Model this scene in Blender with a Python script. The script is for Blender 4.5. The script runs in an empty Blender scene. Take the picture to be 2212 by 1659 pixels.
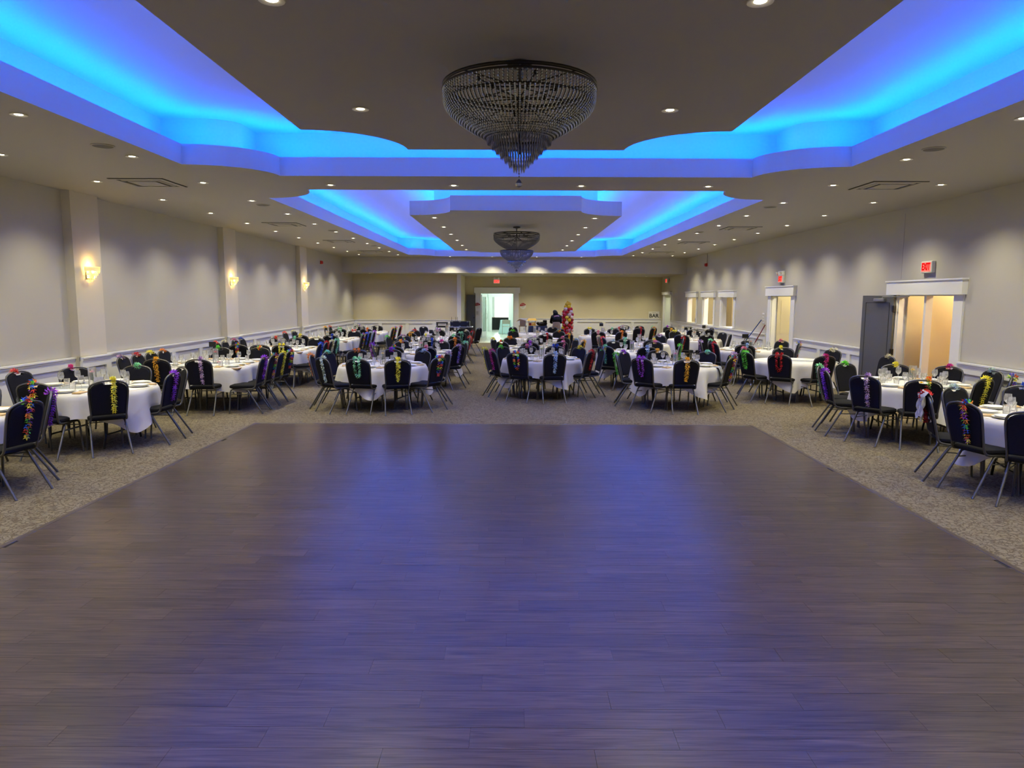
import bpy, math, random
from mathutils import Vector, Matrix
from mathutils.geometry import tessellate_polygon
random.seed(7)
PI = math.pi
D = bpy.data
scene = bpy.context.scene
COL = scene.collection

# ------------------------------------------------------------------ camera, world, exposure
FPX = 1534.0
cam_d = D.cameras.new('camera'); cam = D.objects.new('camera', cam_d); COL.objects.link(cam)
cam_d.sensor_width = 36.0; cam_d.lens = 36.0 * FPX / 2212.0; cam_d.clip_end = 200; cam_d.clip_start = 0.05
pitch = math.atan((829.5 - 643) / FPX); yaw = math.atan(4 / FPX); roll = math.radians(0.25)
cam.matrix_world = (Matrix.Translation((0, 0, 1.95)) @ Matrix.Rotation(yaw, 4, 'Z')
                    @ Matrix.Rotation(PI / 2 - pitch, 4, 'X') @ Matrix.Rotation(roll, 4, 'Z'))
scene.camera = cam
world = D.worlds.new('world'); scene.world = world; world.use_nodes = True
world.node_tree.nodes['Background'].inputs[0].default_value = (0.75, 0.85, 1.0, 1)
world.node_tree.nodes['Background'].inputs[1].default_value = 0.6
vs = scene.view_settings
vs.view_transform = 'Standard'; vs.look = 'None'; vs.gamma = 1.0; vs.use_curve_mapping = False
vs.exposure = 0.42

SPOT_W = 98.0
COVE = 140.0             # blue led strips
WARM = (1.0, 0.935, 0.65)

# ------------------------------------------------------------------ helpers
def srgb(r, g, b):
    f = lambda c: (c / 255.0 / 12.92) if c <= 10 else ((c / 255.0 + 0.055) / 1.055) ** 2.4
    return (f(r), f(g), f(b), 1.0)

class NT:
    """tiny node helper"""
    def __init__(s, name):
        s.m = D.materials.new(name); s.m.use_nodes = True
        s.t = s.m.node_tree; s.n = s.t.nodes; s.b = s.n['Principled BSDF']; s.out = s.n['Material Output']
    def new(s, typ, **kw):
        n = s.n.new(typ)
        for k, v in kw.items(): setattr(n, k, v)
        return n
    def link(s, a, b): s.t.links.new(a, b)

def mat(name, col, rough=0.6, metal=0.0, noise=0.0, nscale=30.0, bump=0.0, coord='Object', emit=None, estr=0.0, spec=None):
    k = NT(name); b = k.b
    b.inputs['Base Color'].default_value = col; b.inputs['Roughness'].default_value = rough
    b.inputs['Metallic'].default_value = metal
    if spec is not None: b.inputs['Specular IOR Level'].default_value = spec
    if emit: b.inputs['Emission Color'].default_value = emit; b.inputs['Emission Strength'].default_value = estr
    if noise or bump:
        tc = k.new('ShaderNodeTexCoord'); nz = k.new('ShaderNodeTexNoise')
        nz.inputs['Scale'].default_value = nscale; nz.inputs['Detail'].default_value = 5
        k.link(tc.outputs[coord], nz.inputs['Vector'])
        if noise:
            mr = k.new('ShaderNodeMapRange'); mr.inputs[1].default_value = 0.3; mr.inputs[2].default_value = 0.7
            mr.inputs[3].default_value = 1 - noise; mr.inputs[4].default_value = 1 + noise
            k.link(nz.outputs[0], mr.inputs[0])
            mx = k.new('ShaderNodeVectorMath', operation='SCALE'); mx.inputs[0].default_value = col[:3]
            k.link(mr.outputs[0], mx.inputs['Scale']); k.link(mx.outputs[0], b.inputs['Base Color'])
        if bump:
            bp = k.new('ShaderNodeBump'); bp.inputs['Strength'].default_value = bump; bp.inputs['Distance'].default_value = 0.01
            k.link(nz.outputs[0], bp.inputs['Height']); k.link(bp.outputs[0], b.inputs['Normal'])
    return k.m

def emitter(name, col, strength):
    k = NT(name); k.n.remove(k.b); e = k.new('ShaderNodeEmission')
    e.inputs[0].default_value = col; e.inputs[1].default_value = strength
    k.link(e.outputs[0], k.out.inputs[0]); return k.m

def glassy(name, tint=(1, 1, 1, 1), clear=0.9, rough=0.05, fres=1.3, milky=0.10):
    k = NT(name); k.n.remove(k.b)
    tr = k.new('ShaderNodeBsdfTransparent'); tr.inputs[0].default_value = tint
    gl = k.new('ShaderNodeBsdfGlossy'); gl.inputs[1].default_value = rough; gl.inputs[0].default_value = (1, 1, 1, 1)
    fr = k.new('ShaderNodeFresnel'); fr.inputs[0].default_value = fres
    mr = k.new('ShaderNodeMapRange'); mr.inputs[3].default_value = 1 - clear; mr.inputs[4].default_value = 1.0
    k.link(fr.outputs[0], mr.inputs[0])
    mx = k.new('ShaderNodeMixShader'); k.link(mr.outputs[0], mx.inputs[0]); k.link(tr.outputs[0], mx.inputs[1]); k.link(gl.outputs[0], mx.inputs[2])
    df = k.new('ShaderNodeBsdfTranslucent'); df.inputs[0].default_value = (0.9, 0.92, 0.95, 1)
    m2 = k.new('ShaderNodeMixShader'); m2.inputs[0].default_value = milky; k.link(mx.outputs[0], m2.inputs[1]); k.link(df.outputs[0], m2.inputs[2])
    k.link(m2.outputs[0], k.out.inputs[0]); return k.m

# ---- mesh collector
class MB:
    def __init__(s): s.v = []; s.f = []; s.mi = []; s.cur = 0
    def add(s, vs_, fs):
        o = len(s.v); s.v += [tuple(p) for p in vs_]
        for f in fs: s.f.append(tuple(i + o for i in f)); s.mi.append(s.cur)
        return s
    def box(s, x0, x1, y0, y1, z0, z1):
        return s.add([(x0,y0,z0),(x1,y0,z0),(x1,y1,z0),(x0,y1,z0),(x0,y0,z1),(x1,y0,z1),(x1,y1,z1),(x0,y1,z1)],
                     [(0,3,2,1),(4,5,6,7),(0,1,5,4),(1,2,6,5),(2,3,7,6),(3,0,4,7)])
    def cbox(s, c, sz): return s.box(c[0]-sz[0]/2,c[0]+sz[0]/2,c[1]-sz[1]/2,c[1]+sz[1]/2,c[2]-sz[2]/2,c[2]+sz[2]/2)
    def bbox(s, x0, x1, y0, y1, z0, z1, b=0.01):
        """box with bevelled vertical and horizontal edges"""
        rings = []
        for z, i in ((z0, b), (z0 + b, 0), (z1 - b, 0), (z1, b)):
            X0, X1, Y0, Y1 = x0 + i, x1 - i, y0 + i, y1 - i
            rings.append([(X0+b,Y0,z),(X1-b,Y0,z),(X1,Y0+b,z),(X1,Y1-b,z),(X1-b,Y1,z),(X0+b,Y1,z),(X0,Y1-b,z),(X0,Y0+b,z)])
        return s.rings(rings, cap=True)
    def rings(s, rings, cap=False, closed=True):
        n = len(rings[0]); vs_ = [p for r in rings for p in r]; fs = []
        for i in range(len(rings) - 1):
            for j in range(n if closed else n - 1):
                a = i*n + j; b = i*n + (j+1) % n
                fs.append((a, b, b + n, a + n))
        if cap:
            fs.append(tuple(reversed(range(n)))); fs.append(tuple(range((len(rings)-1)*n, len(rings)*n)))
        return s.add(vs_, fs)
    def lathe(s, prof, n=16, c=(0,0,0), cap=True, a0=0.0, a1=2*PI):
        full = abs(a1 - a0 - 2*PI) < 1e-6
        m = n if full else n + 1
        rings = [[(c[0]+r*math.cos(a0+(a1-a0)*j/n), c[1]+r*math.sin(a0+(a1-a0)*j/n), c[2]+z) for j in range(m)] for r, z in prof]
        return s.rings(rings, cap=cap, closed=full)
    def tube(s, path, r, n=8, cap=True, closed=False):
        P = [Vector(p) for p in path]; rings = []; ref = None
        for i, p in enumerate(P):
            if closed: t = P[(i+1) % len(P)] - P[i-1]
            else: t = P[min(i+1, len(P)-1)] - P[max(i-1, 0)]
            t.normalize()
            if ref is None:
                ref = Vector((0,0,1)) if abs(t.z) < 0.9 else Vector((1,0,0))
            u = (ref - t*ref.dot(t)).normalized(); w = t.cross(u); ref = u
            rr = r[i] if isinstance(r, (list, tuple)) else r
            rings.append([tuple(p + (u*math.cos(2*PI*k/n) + w*math.sin(2*PI*k/n))*rr) for k in range(n)])
        if closed: rings.append(rings[0]); cap = False
        return s.rings(rings, cap=cap)
    def prism(s, pts, z0, z1):
        n = len(pts)
        return s.rings([[(x,y,z0) for x,y in pts],[(x,y,z1) for x,y in pts]], cap=True)
    def octa(s, c, rx, rz):
        x,y,z = c
        return s.add([(x+rx,y,z),(x,y+rx,z),(x-rx,y,z),(x,y-rx,z),(x,y,z+rz),(x,y,z-rz)],
                     [(0,1,4),(1,2,4),(2,3,4),(3,0,4),(1,0,5),(2,1,5),(3,2,5),(0,3,5)])
    def sphere(s, c, r, n=12, m=8, sz=1.0):
        prof = [(max(r*math.sin(PI*i/m), 1e-4), -r*sz*math.cos(PI*i/m)) for i in range(m+1)]
        return s.lathe(prof, n, c, cap=False)
    def mesh(s, name, mats, smooth=None):
        me = D.meshes.new(name); me.from_pydata(s.v, [], s.f); 
        for m_ in (mats if isinstance(mats, (list, tuple)) else [mats]): me.materials.append(m_)
        if any(s.mi): me.polygons.foreach_set('material_index', s.mi)
        if smooth is not None:
            me.polygons.foreach_set('use_smooth', [True]*len(me.polygons)); me.set_sharp_from_angle(angle=math.radians(smooth))
        me.update(); return me
    def build(s, name, mats, parent=None, smooth=None, **kw):
        return obj(name, s.mesh(name, mats, smooth), parent, **kw)

def obj(name, me, parent=None, loc=None, rotz=None, kind=None):
    o = D.objects.new(name, me); COL.objects.link(o)
    if parent: o.parent = parent
    if loc is not None: o.location = loc
    if rotz is not None: o.rotation_euler = (0, 0, rotz)
    if kind: o['kind'] = kind
    return o
def tag(o, label, cat, group=None):
    o['label'] = label; o['category'] = cat
    if group: o['group'] = group
    return o
def thing(name, label, cat, loc=(0,0,0), rotz=0.0, group=None):
    return tag(obj(name, None, None, loc, rotz), label, cat, group)
def struct(name, mb, m, smooth=None):
    o = mb.build(name, m, None, smooth); o['kind'] = 'structure'; return o
def text_mesh(name, s, size, depth, m, bold=0.0):
    cu = D.curves.new(name, 'FONT'); cu.body = s; cu.size = size; cu.extrude = depth; cu.align_x = 'CENTER'; cu.align_y = 'CENTER'; cu.offset = bold
    cu.resolution_u = 3
    t = D.objects.new(name, cu); COL.objects.link(t)
    dg = bpy.context.evaluated_depsgraph_get(); me = D.meshes.new_from_object(t.evaluated_get(dg))
    D.objects.remove(t); me.materials.clear(); me.materials.append(m); me.name = name; return me

# ------------------------------------------------------------------ materials
M = {}
M['wall'] = mat('greige_wall_paint', srgb(190, 185, 168), 0.75, bump=0.03, nscale=90)
M['pilaster'] = mat('pilaster_paint', srgb(206, 199, 180), 0.7)
M['ceil'] = mat('ceiling_paint', srgb(174, 168, 156), 0.62, bump=0.02, nscale=60)
M['cove'] = mat('cove_white_paint', srgb(222, 222, 222), 0.65, bump=0.02, nscale=40)
M['trim'] = mat('white_satin_trim', srgb(232, 232, 232), 0.45)
M['farwall'] = mat('beige_wall_paint', srgb(205, 194, 160), 0.75, bump=0.03, nscale=90)
M['yellow'] = mat('corridor_yellow_paint', srgb(208, 172, 96), 0.75)
M['beigedoor'] = mat('beige_panel_paint', srgb(200, 188, 160), 0.55)
M['greydoor'] = mat('grey_door_paint', srgb(86, 86, 82), 0.5)
M['white'] = mat('white_plastic', srgb(225, 223, 216), 0.4)
M['black'] = mat('black_plastic', srgb(22, 22, 24), 0.45)
M['dark'] = mat('dark_void', srgb(30, 29, 27), 0.8)
M['fabric'] = mat('black_weave_fabric', srgb(27, 27, 32), 0.92, noise=0.35, nscale=260, bump=0.15, spec=0.15)
M['frame'] = mat('pewter_frame', srgb(96, 95, 96), 0.42, metal=0.65)
M['steel'] = mat('brushed_steel', srgb(175, 175, 172), 0.35, metal=0.9)
M['tableleg'] = mat('black_steel', srgb(30, 30, 32), 0.4, metal=0.4)
M['wood'] = mat('table_plywood', srgb(150, 120, 85), 0.6, noise=0.2, nscale=8)
M['cloth'] = mat('white_linen', srgb(212, 210, 208), 0.75, bump=0.9, nscale=4)
M['lace'] = mat('silver_lace', srgb(150, 156, 168), 0.5, noise=0.5, nscale=60, bump=0.6)
M['china'] = mat('white_china', srgb(240, 239, 236), 0.18)
M['napkin'] = mat('tan_napkin', srgb(196, 166, 118), 0.8, noise=0.1, nscale=20)
M['glass'] = glassy('clear_glass')
M['pane'] = glassy('door_glass', (0.85, 1.0, 0.95, 1), 0.9)
M['crystal'] = NT('cut_crystal').m
_b = M['crystal'].node_tree.nodes['Principled BSDF']; _b.inputs['Base Color'].default_value = srgb(165, 169, 180); _b.inputs['Roughness'].default_value = 0.08; _b.inputs['Metallic'].default_value = 0.6
M['darkmetal'] = mat('chandelier_metal', srgb(58, 55, 52), 0.35, metal=0.8)
M['lamp'] = emitter('lamp_lens', (1.0, 0.86, 0.58, 1), 18.0)
M['cove_led'] = emitter('blue_led', (0.0, 0.11, 1.0, 1), COVE)
M['red'] = mat('signal_red', srgb(170, 25, 22), 0.45)
M['exitred'] = emitter('exit_red', srgb(215, 12, 14), 1.0)
M['exitface'] = emitter('exit_face', srgb(255, 120, 105), 1.0)

# carpet
def carpet():
    k = NT('patterned_carpet'); tc = k.new('ShaderNodeTexCoord')
    mp = k.new('ShaderNodeMapping'); mp.inputs['Scale'].default_value = (1, 1, 1); k.link(tc.outputs['Object'], mp.inputs[0])
    wn = k.new('ShaderNodeTexNoise'); wn.inputs['Scale'].default_value = 6; wn.inputs['Detail'].default_value = 3; k.link(mp.outputs[0], wn.inputs['Vector'])
    mixv = k.new('ShaderNodeMix', data_type='VECTOR'); mixv.inputs[0].default_value = 0.25
    k.link(mp.outputs[0], mixv.inputs[4]); k.link(wn.outputs['Color'], mixv.inputs[5])
    vo = k.new('ShaderNodeTexVoronoi', feature='DISTANCE_TO_EDGE'); vo.inputs['Scale'].default_value = 22; k.link(mixv.outputs[1], vo.inputs['Vector'])
    cr = k.new('ShaderNodeValToRGB'); cr.color_ramp.elements[0].position = 0.02; cr.color_ramp.elements[1].position = 0.16
    cr.color_ramp.elements[0].color = srgb(86, 77, 62); cr.color_ramp.elements[1].color = srgb(124, 114, 92)
    k.link(vo.outputs[0], cr.inputs[0])
    fn = k.new('ShaderNodeTexNoise'); fn.inputs['Scale'].default_value = 160; k.link(tc.outputs['Object'], fn.inputs['Vector'])
    mr = k.new('ShaderNodeMapRange'); mr.inputs[1].default_value = 0.3; mr.inputs[2].default_value = 0.7; mr.inputs[3].default_value = 0.75; mr.inputs[4].default_value = 1.2
    k.link(fn.outputs[0], mr.inputs[0])
    sc = k.new('ShaderNodeVectorMath', operation='SCALE'); k.link(cr.outputs[0], sc.inputs[0]); k.link(mr.outputs[0], sc.inputs['Scale'])
    k.link(sc.outputs[0], k.b.inputs['Base Color']); k.b.inputs['Roughness'].default_value = 0.95; k.b.inputs['Specular IOR Level'].default_value = 0.1
    bp = k.new('ShaderNodeBump'); bp.inputs['Strength'].default_value = 0.5; bp.inputs['Distance'].default_value = 0.008
    k.link(fn.outputs[0], bp.inputs['Height']); k.link(bp.outputs[0], k.b.inputs['Normal']); return k.m
M['carpet'] = carpet()
def planks():
    k = NT('dark_oak_plank'); tc = k.new('ShaderNodeTexCoord'); ge = k.new('ShaderNodeNewGeometry'); oi = k.new('ShaderNodeObjectInfo')
    off = k.new('ShaderNodeVectorMath', operation='SCALE'); off.inputs[0].default_value = (13.0, 31.0, 7.0); k.link(oi.outputs['Random'], off.inputs['Scale'])
    ad = k.new('ShaderNodeVectorMath', operation='ADD'); k.link(ge.outputs['Position'], ad.inputs[0]); k.link(off.outputs[0], ad.inputs[1])
    mp = k.new('ShaderNodeMapping'); mp.inputs['Scale'].default_value = (1.6, 34, 1); k.link(ad.outputs[0], mp.inputs[0])
    n1 = k.new('ShaderNodeTexNoise'); n1.inputs['Scale'].default_value = 1.5; n1.inputs['Detail'].default_value = 6; n1.inputs['Distortion'].default_value = 1.2; k.link(mp.outputs[0], n1.inputs['Vector'])
    cr = k.new('ShaderNodeValToRGB'); e = cr.color_ramp.elements; e[0].position = 0.3; e[0].color = srgb(46, 37, 31); e[1].position = 0.72; e[1].color = srgb(92, 77, 66)
    k.link(n1.outputs[0], cr.inputs[0])
    mr = k.new('ShaderNodeMapRange'); mr.inputs[3].default_value = 0.85; mr.inputs[4].default_value = 1.12; k.link(oi.outputs['Random'], mr.inputs[0])
    sc = k.new('ShaderNodeVectorMath', operation='SCALE'); k.link(cr.outputs[0], sc.inputs[0]); k.link(mr.outputs[0], sc.inputs['Scale'])
    k.link(sc.outputs[0], k.b.inputs['Base Color'])
    r2 = k.new('ShaderNodeMapRange'); r2.inputs[3].default_value = 0.36; r2.inputs[4].default_value = 0.26; k.link(n1.outputs[0], r2.inputs[0]); k.link(r2.outputs[0], k.b.inputs['Roughness'])
    k.b.inputs['Specular IOR Level'].default_value = 0.5
    bp = k.new('ShaderNodeBump'); bp.inputs['Strength'].default_value = 0.18; bp.inputs['Distance'].default_value = 0.002
    k.link(n1.outputs[0], bp.inputs['Height']); k.link(bp.outputs[0], k.b.inputs['Normal']); return k.m
M['plank'] = planks()
LEI = {'yellow':[(246,234,80)],'gold':[(246,190,55)],'orange':[(240,150,50)],'coral':[(235,105,95)],'red':[(205,35,35)],'pink':[(232,140,165)],
 'magenta':[(210,60,145)],'purple':[(165,75,215)],'lilac':[(200,165,205),(150,120,190),(225,200,220)],'blue':[(50,95,220)],'sky':[(150,185,230),(190,210,240)],
 'mint':[(150,220,175)],'lime':[(120,220,70)],'white':[(210,225,215),(190,210,225)],'cream':[(225,220,180)],
 'rainbow':[(120,220,70),(50,110,225),(230,75,60),(240,220,70),(150,75,195),(245,140,50)],'sunset':[(235,80,50),(245,150,50),(245,215,70),(120,200,90)]}
LEIM = {k: [mat('lei_%s_%d' % (k, i), srgb(*c), 0.7) for i, c in enumerate(v)] for k, v in LEI.items()}

# ================================================================== SETTING
XL, XR, YB, YF, ZC = -7.1, 7.1, -3.0, 29.7, 3.59       # room: left, right, rear wall, far bulkhead, ceiling
YN, YD, XN, ZS = 31.5, 34.5, -2.36, 2.95               # far left wall, door wall, niche return, soffit

def ticket(x0, x1, y0, y1, rx, ry, off=0.0, n=14):
    """rectangle with scooped (concave quarter-round) corners, grown by off"""
    pts = []
    for cx, cy, sx, sy in ((x1, y0, 1, -1), (x1, y1, 1, 1), (x0, y1, -1, 1), (x0, y0, -1, -1)):
        ax, ay = rx - off, ry - off
        q = []
        if off >= 0:
            if off > 0: q.append((cx + sx*off, cy - sy*ay))
            for i in range(n + 1):
                a = PI/2 * i / n; q.append((cx - sx*ax*math.sin(a), cy - sy*ay*math.cos(a)))
            if off > 0: q.append((cx - sx*ax, cy + sy*off))
        else:
            a0 = math.asin(-off / ax); a1 = math.acos(-off / ay)
            for i in range(n + 1):
                a = a0 + (a1 - a0) * i / n; q.append((cx - sx*ax*math.sin(a), cy - sy*ay*math.cos(a)))
        # order so that the outline runs counter-clockwise
        if (sx, sy) in ((1, -1), (-1, 1)): q = q[::-1]
        pts += q
    return pts

TR = [dict(o=(-4.17, 4.2, -4.9 + 3.2, 9.97, 0.96, 0.82), p=(-2.11, 2.13, 0.2, 8.15, 0.92, 0.92)),
      dict(o=(-4.12, 4.17, 11.22, 28.95, 0.92, 0.95), p=(-2.1, 2.14, 13.7, 26.2, 0.88, 0.8))]
ZL, ZT = 3.815, 4.26          # cove ledge and tray ceiling
def loops(outer, holes):
    L = [[Vector((x, y, 0)) for x, y in l] for l in [outer] + holes]
    flat = [p for l in L for p in l]
    return flat, tessellate_polygon(L)
def flat_poly(mb, outer, holes, z):
    fl, tri = loops(outer, holes); mb.add([(p.x, p.y, z) for p in fl], [tuple(t) for t in tri])
def band(mb, pts, z0, z1): mb.rings([[(x,y,z0) for x,y in pts], [(x,y,z1) for x,y in pts]])
def strip(mb, pa, pb, z):      # horizontal ring between two outlines
    fl, tri = loops(pa, [pb]); mb.add([(p.x,p.y,z) for p in fl], [tuple(t) for t in tri])

# ceiling with two tray openings
mb = MB(); rect = [(XL, YB), (XR, YB), (XR, YF), (XL, YF)]
flat_poly(mb, rect, [ticket(*t['o']) for t in TR], ZC)
ceiling = struct('ceiling', mb, M['ceil'])
mb = MB(); mb.box(XL, XR, YF, YD, ZS, ZS + 0.05); mb.build('soffit', M['ceil'], ceiling)
mb = MB(); mb.box(XL, XR, YF - 0.12, YF, ZS, ZC); mb.build('bulkhead', M['wall'], ceiling)
for t in TR:
    o, p = t['o'], t['p']
    a = ticket(*o); 
    mb = MB(); band(mb, a, ZC, 3.84)
    lip = ticket(*o, off=0.015); band(mb, lip, ZL, 3.84); strip(mb, lip, a, 3.84)
    mb.build('tray_fascia', M['cove'], ceiling)
    b = ticket(*o, off=0.48)
    mb = MB(); strip(mb, b, lip, ZL); mb.build('cove_ledge', M['cove'], ceiling)
    mb = MB(); band(mb, b, ZL, ZT); mb.build('cove_wall', M['cove'], ceiling)
    mb = MB(); flat_poly(mb, b, [], ZT); mb.build('tray_ceiling', M['cove'], ceiling)
    s1, s2 = ticket(*o, off=0.16), ticket(*o, off=0.13)
    mb = MB(); strip(mb, s1, s2, ZL + 0.004); st = mb.build('led_strip', M['cove_led'], ceiling); st['label'] = 'blue glowing LED strip'
    # dropped centre panel: underside, fascia, ledge and its own core
    a = ticket(*p); c = ticket(*p, off=-0.45)
    mb = MB(); flat_poly(mb, a, [], ZC - 0.01); mb.build('panel_underside', M['ceil'], ceiling)
    mb = MB(); band(mb, a, ZC - 0.01, 3.86); lip = ticket(*p, off=-0.015); band(mb, lip, 3.838, 3.86); strip(mb, a, lip, 3.86); mb.build('panel_fascia', M['cove'], ceiling)
    mb = MB(); strip(mb, lip, c, 3.838); mb.build('panel_ledge', M['cove'], ceiling)
    mb = MB(); band(mb, c, 3.838, ZT); mb.build('panel_core', M['cove'], ceiling)
    s1, s2 = ticket(*p, off=-0.12), ticket(*p, off=-0.15)
    mb = MB(); strip(mb, s1, s2, 3.842); st = mb.build('led_strip', M['cove_led'], ceiling); st['label'] = 'blue glowing LED strip'

# floor: carpet
mb = MB(); mb.box(XL - 0.2, XR + 2.4, YB, 44.5, -0.1, 0.0); floor = struct('floor', mb, M['carpet'])

# plain walls
def wbox(name, x0, x1, y0, y1, z0, z1, m): mb = MB(); mb.box(x0, x1, y0, y1, z0, z1); return struct(name, mb, m)
wall_left = wbox('wall_left', XL - 0.2, XL, YB, YN + 0.2, 0, ZC + 0.02, M['wall'])
wall_rear = wbox('wall_rear', XL - 0.2, XR + 0.2, YB - 0.2, YB, 0, ZC + 0.02, M['wall'])
mb = MB(); mb.box(XL, XN, YN, YN + 0.2, 0, ZS); mb.box(XN - 0.2, XN, YN + 0.2, YD, 0, ZS)
wall_fl = struct('wall_far_left', mb, M['farwall'])
# door wall with its opening
DX0, DX1, DZ = -1.63, -0.02, 2.17
mb = MB(); mb.box(XN - 0.2, DX0, YD, YD + 0.18, 0, ZS); mb.box(DX1, XR + 0.2, YD, YD + 0.18, 0, ZS); mb.box(DX0, DX1, YD, YD + 0.18, DZ, ZS)
wall_far = struct('wall_far', mb, M['farwall'])
# right wall with openings
OPEN = [(11.53, 13.23, 0.0, 2.03), (18.31, 19.72, 0.0, 2.03), (23.1, 24.42, 1.0, 2.0), (25.42, 26.74, 1.0, 2.0), (27.85, 29.15, 1.0, 2.0), (32.4, 33.9, 0, 2.12)]
mb = MB(); y = YB
for a, b, z0, z1 in OPEN:
    mb.box(XR, XR + 0.15, y, a, 0, ZC + 0.02); mb.box(XR, XR + 0.15, a, b, z1, ZC + 0.02)
    if z0 > 0: mb.box(XR, XR + 0.15, a, b, 0, z0)
    y = b
mb.box(XR, XR + 0.15, y, YD + 0.18, 0, ZC + 0.02)
wall_right = struct('wall_right', mb, M['wall'])
# thin joint line in the right wall above the double door
mb = MB(); mb.box(XR - 0.004, XR, 13.19, 13.2, 2.32, 3.5); mb.build('wall_joint', M['ceil'], wall_right)

RAIL = 0.97
def wainscot(parent, axis, c, s, u0, u1, n, plain=False, wood='trim'):
    """panelled dado: axis 'y' wall runs along y at x=c, room on the s side"""
    def B(mb, a, b, d0, d1, z0, z1):
        lo, hi = sorted((c + s*d0, c + s*d1))
        if axis == 'y': mb.box(lo, hi, a, b, z0, z1)
        else: mb.box(a, b, lo, hi, z0, z1)
    m = M[wood]
    mb = MB(); B(mb, u0, u1, 0.0, 0.012, 0, RAIL); mb.build('wainscot_board', m, parent)
    mb = MB(); B(mb, u0, u1, 0.0, 0.075, RAIL - 0.025, RAIL); B(mb, u0, u1, 0, 0.06, RAIL - 0.06, RAIL - 0.025); mb.build('chair_rail', m, parent)
    mb = MB(); B(mb, u0, u1, 0.0, 0.05, 0, 0.15); B(mb, u0, u1, 0, 0.046, 0.15, 0.165); mb.build('baseboard', m, parent)
    if plain: return
    w = (u1 - u0) / n; st = 0.075
    mb = MB(); B(mb, u0, u1, 0.012, 0.05, 0.80, RAIL - 0.06); mb.build('top_rail', m, parent)
    mb = MB(); B(mb, u0, u1, 0.012, 0.05, 0.165, 0.26); mb.build('bottom_rail', m, parent)
    for i in range(n + 1):
        a = u0 + i*w - (st if 0 < i < n else 0 if i == 0 else 2*st); b = a + 2*st
        mb = MB(); B(mb, a, b, 0.012, 0.05, 0.26, 0.80); mb.build('stile', m, parent)
    for i in range(n):
        a = u0 + i*w + (st if i else 2*st); b = u0 + (i+1)*w - (st if i < n-1 else 2*st)
        mb = MB(); B(mb, a + 0.012, b - 0.012, 0.012, 0.016, 0.272, 0.788); mb.build('panel', m, parent)

PIL = [(5.3, 6.05), (11.35, 12.1), (17.25, 18.0), (23.35, 24.1)]
y = YB
for i, (a, b) in enumerate(PIL):
    wainscot(wall_left, 'y', XL, 1, y, a, 4 if i else 5); y = b
    mb = MB(); mb.box(XL, XL + 0.14, a, b, 0, ZC); pil = struct('trim_%d' % (i + 1), mb, M['pilaster']); pil['label'] = 'flat pilaster on the left wall carrying a crystal sconce'
    wainscot(pil, 'y', XL + 0.14, 1, a - 0.03, b + 0.03, 1)
wainscot(wall_left, 'y', XL, 1, y, YN, 5)
wainscot(wall_fl, 'x', YN, -1, XL, XN, 4)
mb = MB(); mb.box(XN - 0.16, XN + 0.02, YN - 0.02, YN + 0.02, 0, ZS); mb.build('corner_post', M['trim'], wall_fl)
wainscot(wall_right, 'y', XR, -1, YB, 11.27, 9)
wainscot(wall_right, 'y', XR, -1, 13.49, 17.94, 3)
wainscot(wall_right, 'y', XR, -1, 19.99, 32.15, 8)
wainscot(wall_far, 'x', YD, -1, 0.22, XR, 5)
mb = MB(); mb.box(XN, XR, YD - 0.1, YD, ZS - 0.09, ZS); mb.build('crown_strip', M['farwall'], wall_far)

# casings -----------------------------------------------------------
def casing_y(name, y0, y1, z0, z1, w=0.24, head=0.26, outer=None):
    """casing round an opening of the right wall"""
    mb = MB()
    mb.box(XR - 0.03, XR, y0 - w, y0, z0, z1); mb.box(XR - 0.03, XR, y1, y1 + w, z0, z1)
    o = struct(name, mb, M['trim'])
    mb = MB(); mb.box(XR - 0.09, XR, y0 - w - 0.05, y1 + w + 0.05, z1, z1 + head); mb.box(XR - 0.11, XR, y0 - w - 0.07, y1 + w + 0.07, z1 + head - 0.025, z1 + head)
    mb.build('header', M['trim'], o)
    mb = MB(); mb.box(XR, XR + 0.15, y0 - 0.001, y0 + 0.02, z0, z1); mb.box(XR, XR + 0.15, y1 - 0.02, y1, z0, z1); mb.box(XR, XR + 0.15, y0, y1, z1 - 0.02, z1)
    mb.build('jamb', M['trim'], o); return o
d2 = casing_y('door_2', 11.53, 13.23, 0, 2.03)
mb = MB(); mb.box(XR - 0.01, XR + 0.11, 12.33, 12.39, 0, 2.03); mb.build('mullion', M['trim'], d2)
casing_y('door_3', 18.31, 19.72, 0, 2.03)
casing_y('door_4', 32.4, 33.9, 0, 2.12, w=0.12, head=0.12)
for i, (a, b) in enumerate(((23.1, 24.42), (25.42, 26.74), (27.85, 29.15))):
    wn = casing_y('window_%d' % (i + 1), a, b, 1.0, 2.0, w=0.16, head=0.22)
    mb = MB(); mb.box(XR - 0.06, XR + 0.45, a - 0.02, b + 0.02, 0.975, 1.003); mb.build('window_sill', M['trim'], wn)
# far door casing
mb = MB(); mb.box(-1.87, DX0, YD - 0.03, YD, 0, DZ); mb.box(DX1, 0.22, YD - 0.03, YD, 0, DZ); d1 = struct('door_1', mb, M['trim'])
mb = MB(); mb.box(-1.93, 0.28, YD - 0.08, YD, DZ, 2.43); mb.build('header', M['trim'], d1)
mb = MB(); mb.box(DX0, DX0 + 0.03, YD, YD + 0.18, 0, DZ); mb.box(DX1 - 0.03, DX1, YD, YD + 0.18, 0, DZ); mb.box(DX0, DX1, YD, YD + 0.18, DZ - 0.03, DZ); mb.build('jamb', M['trim'], d1)
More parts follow.
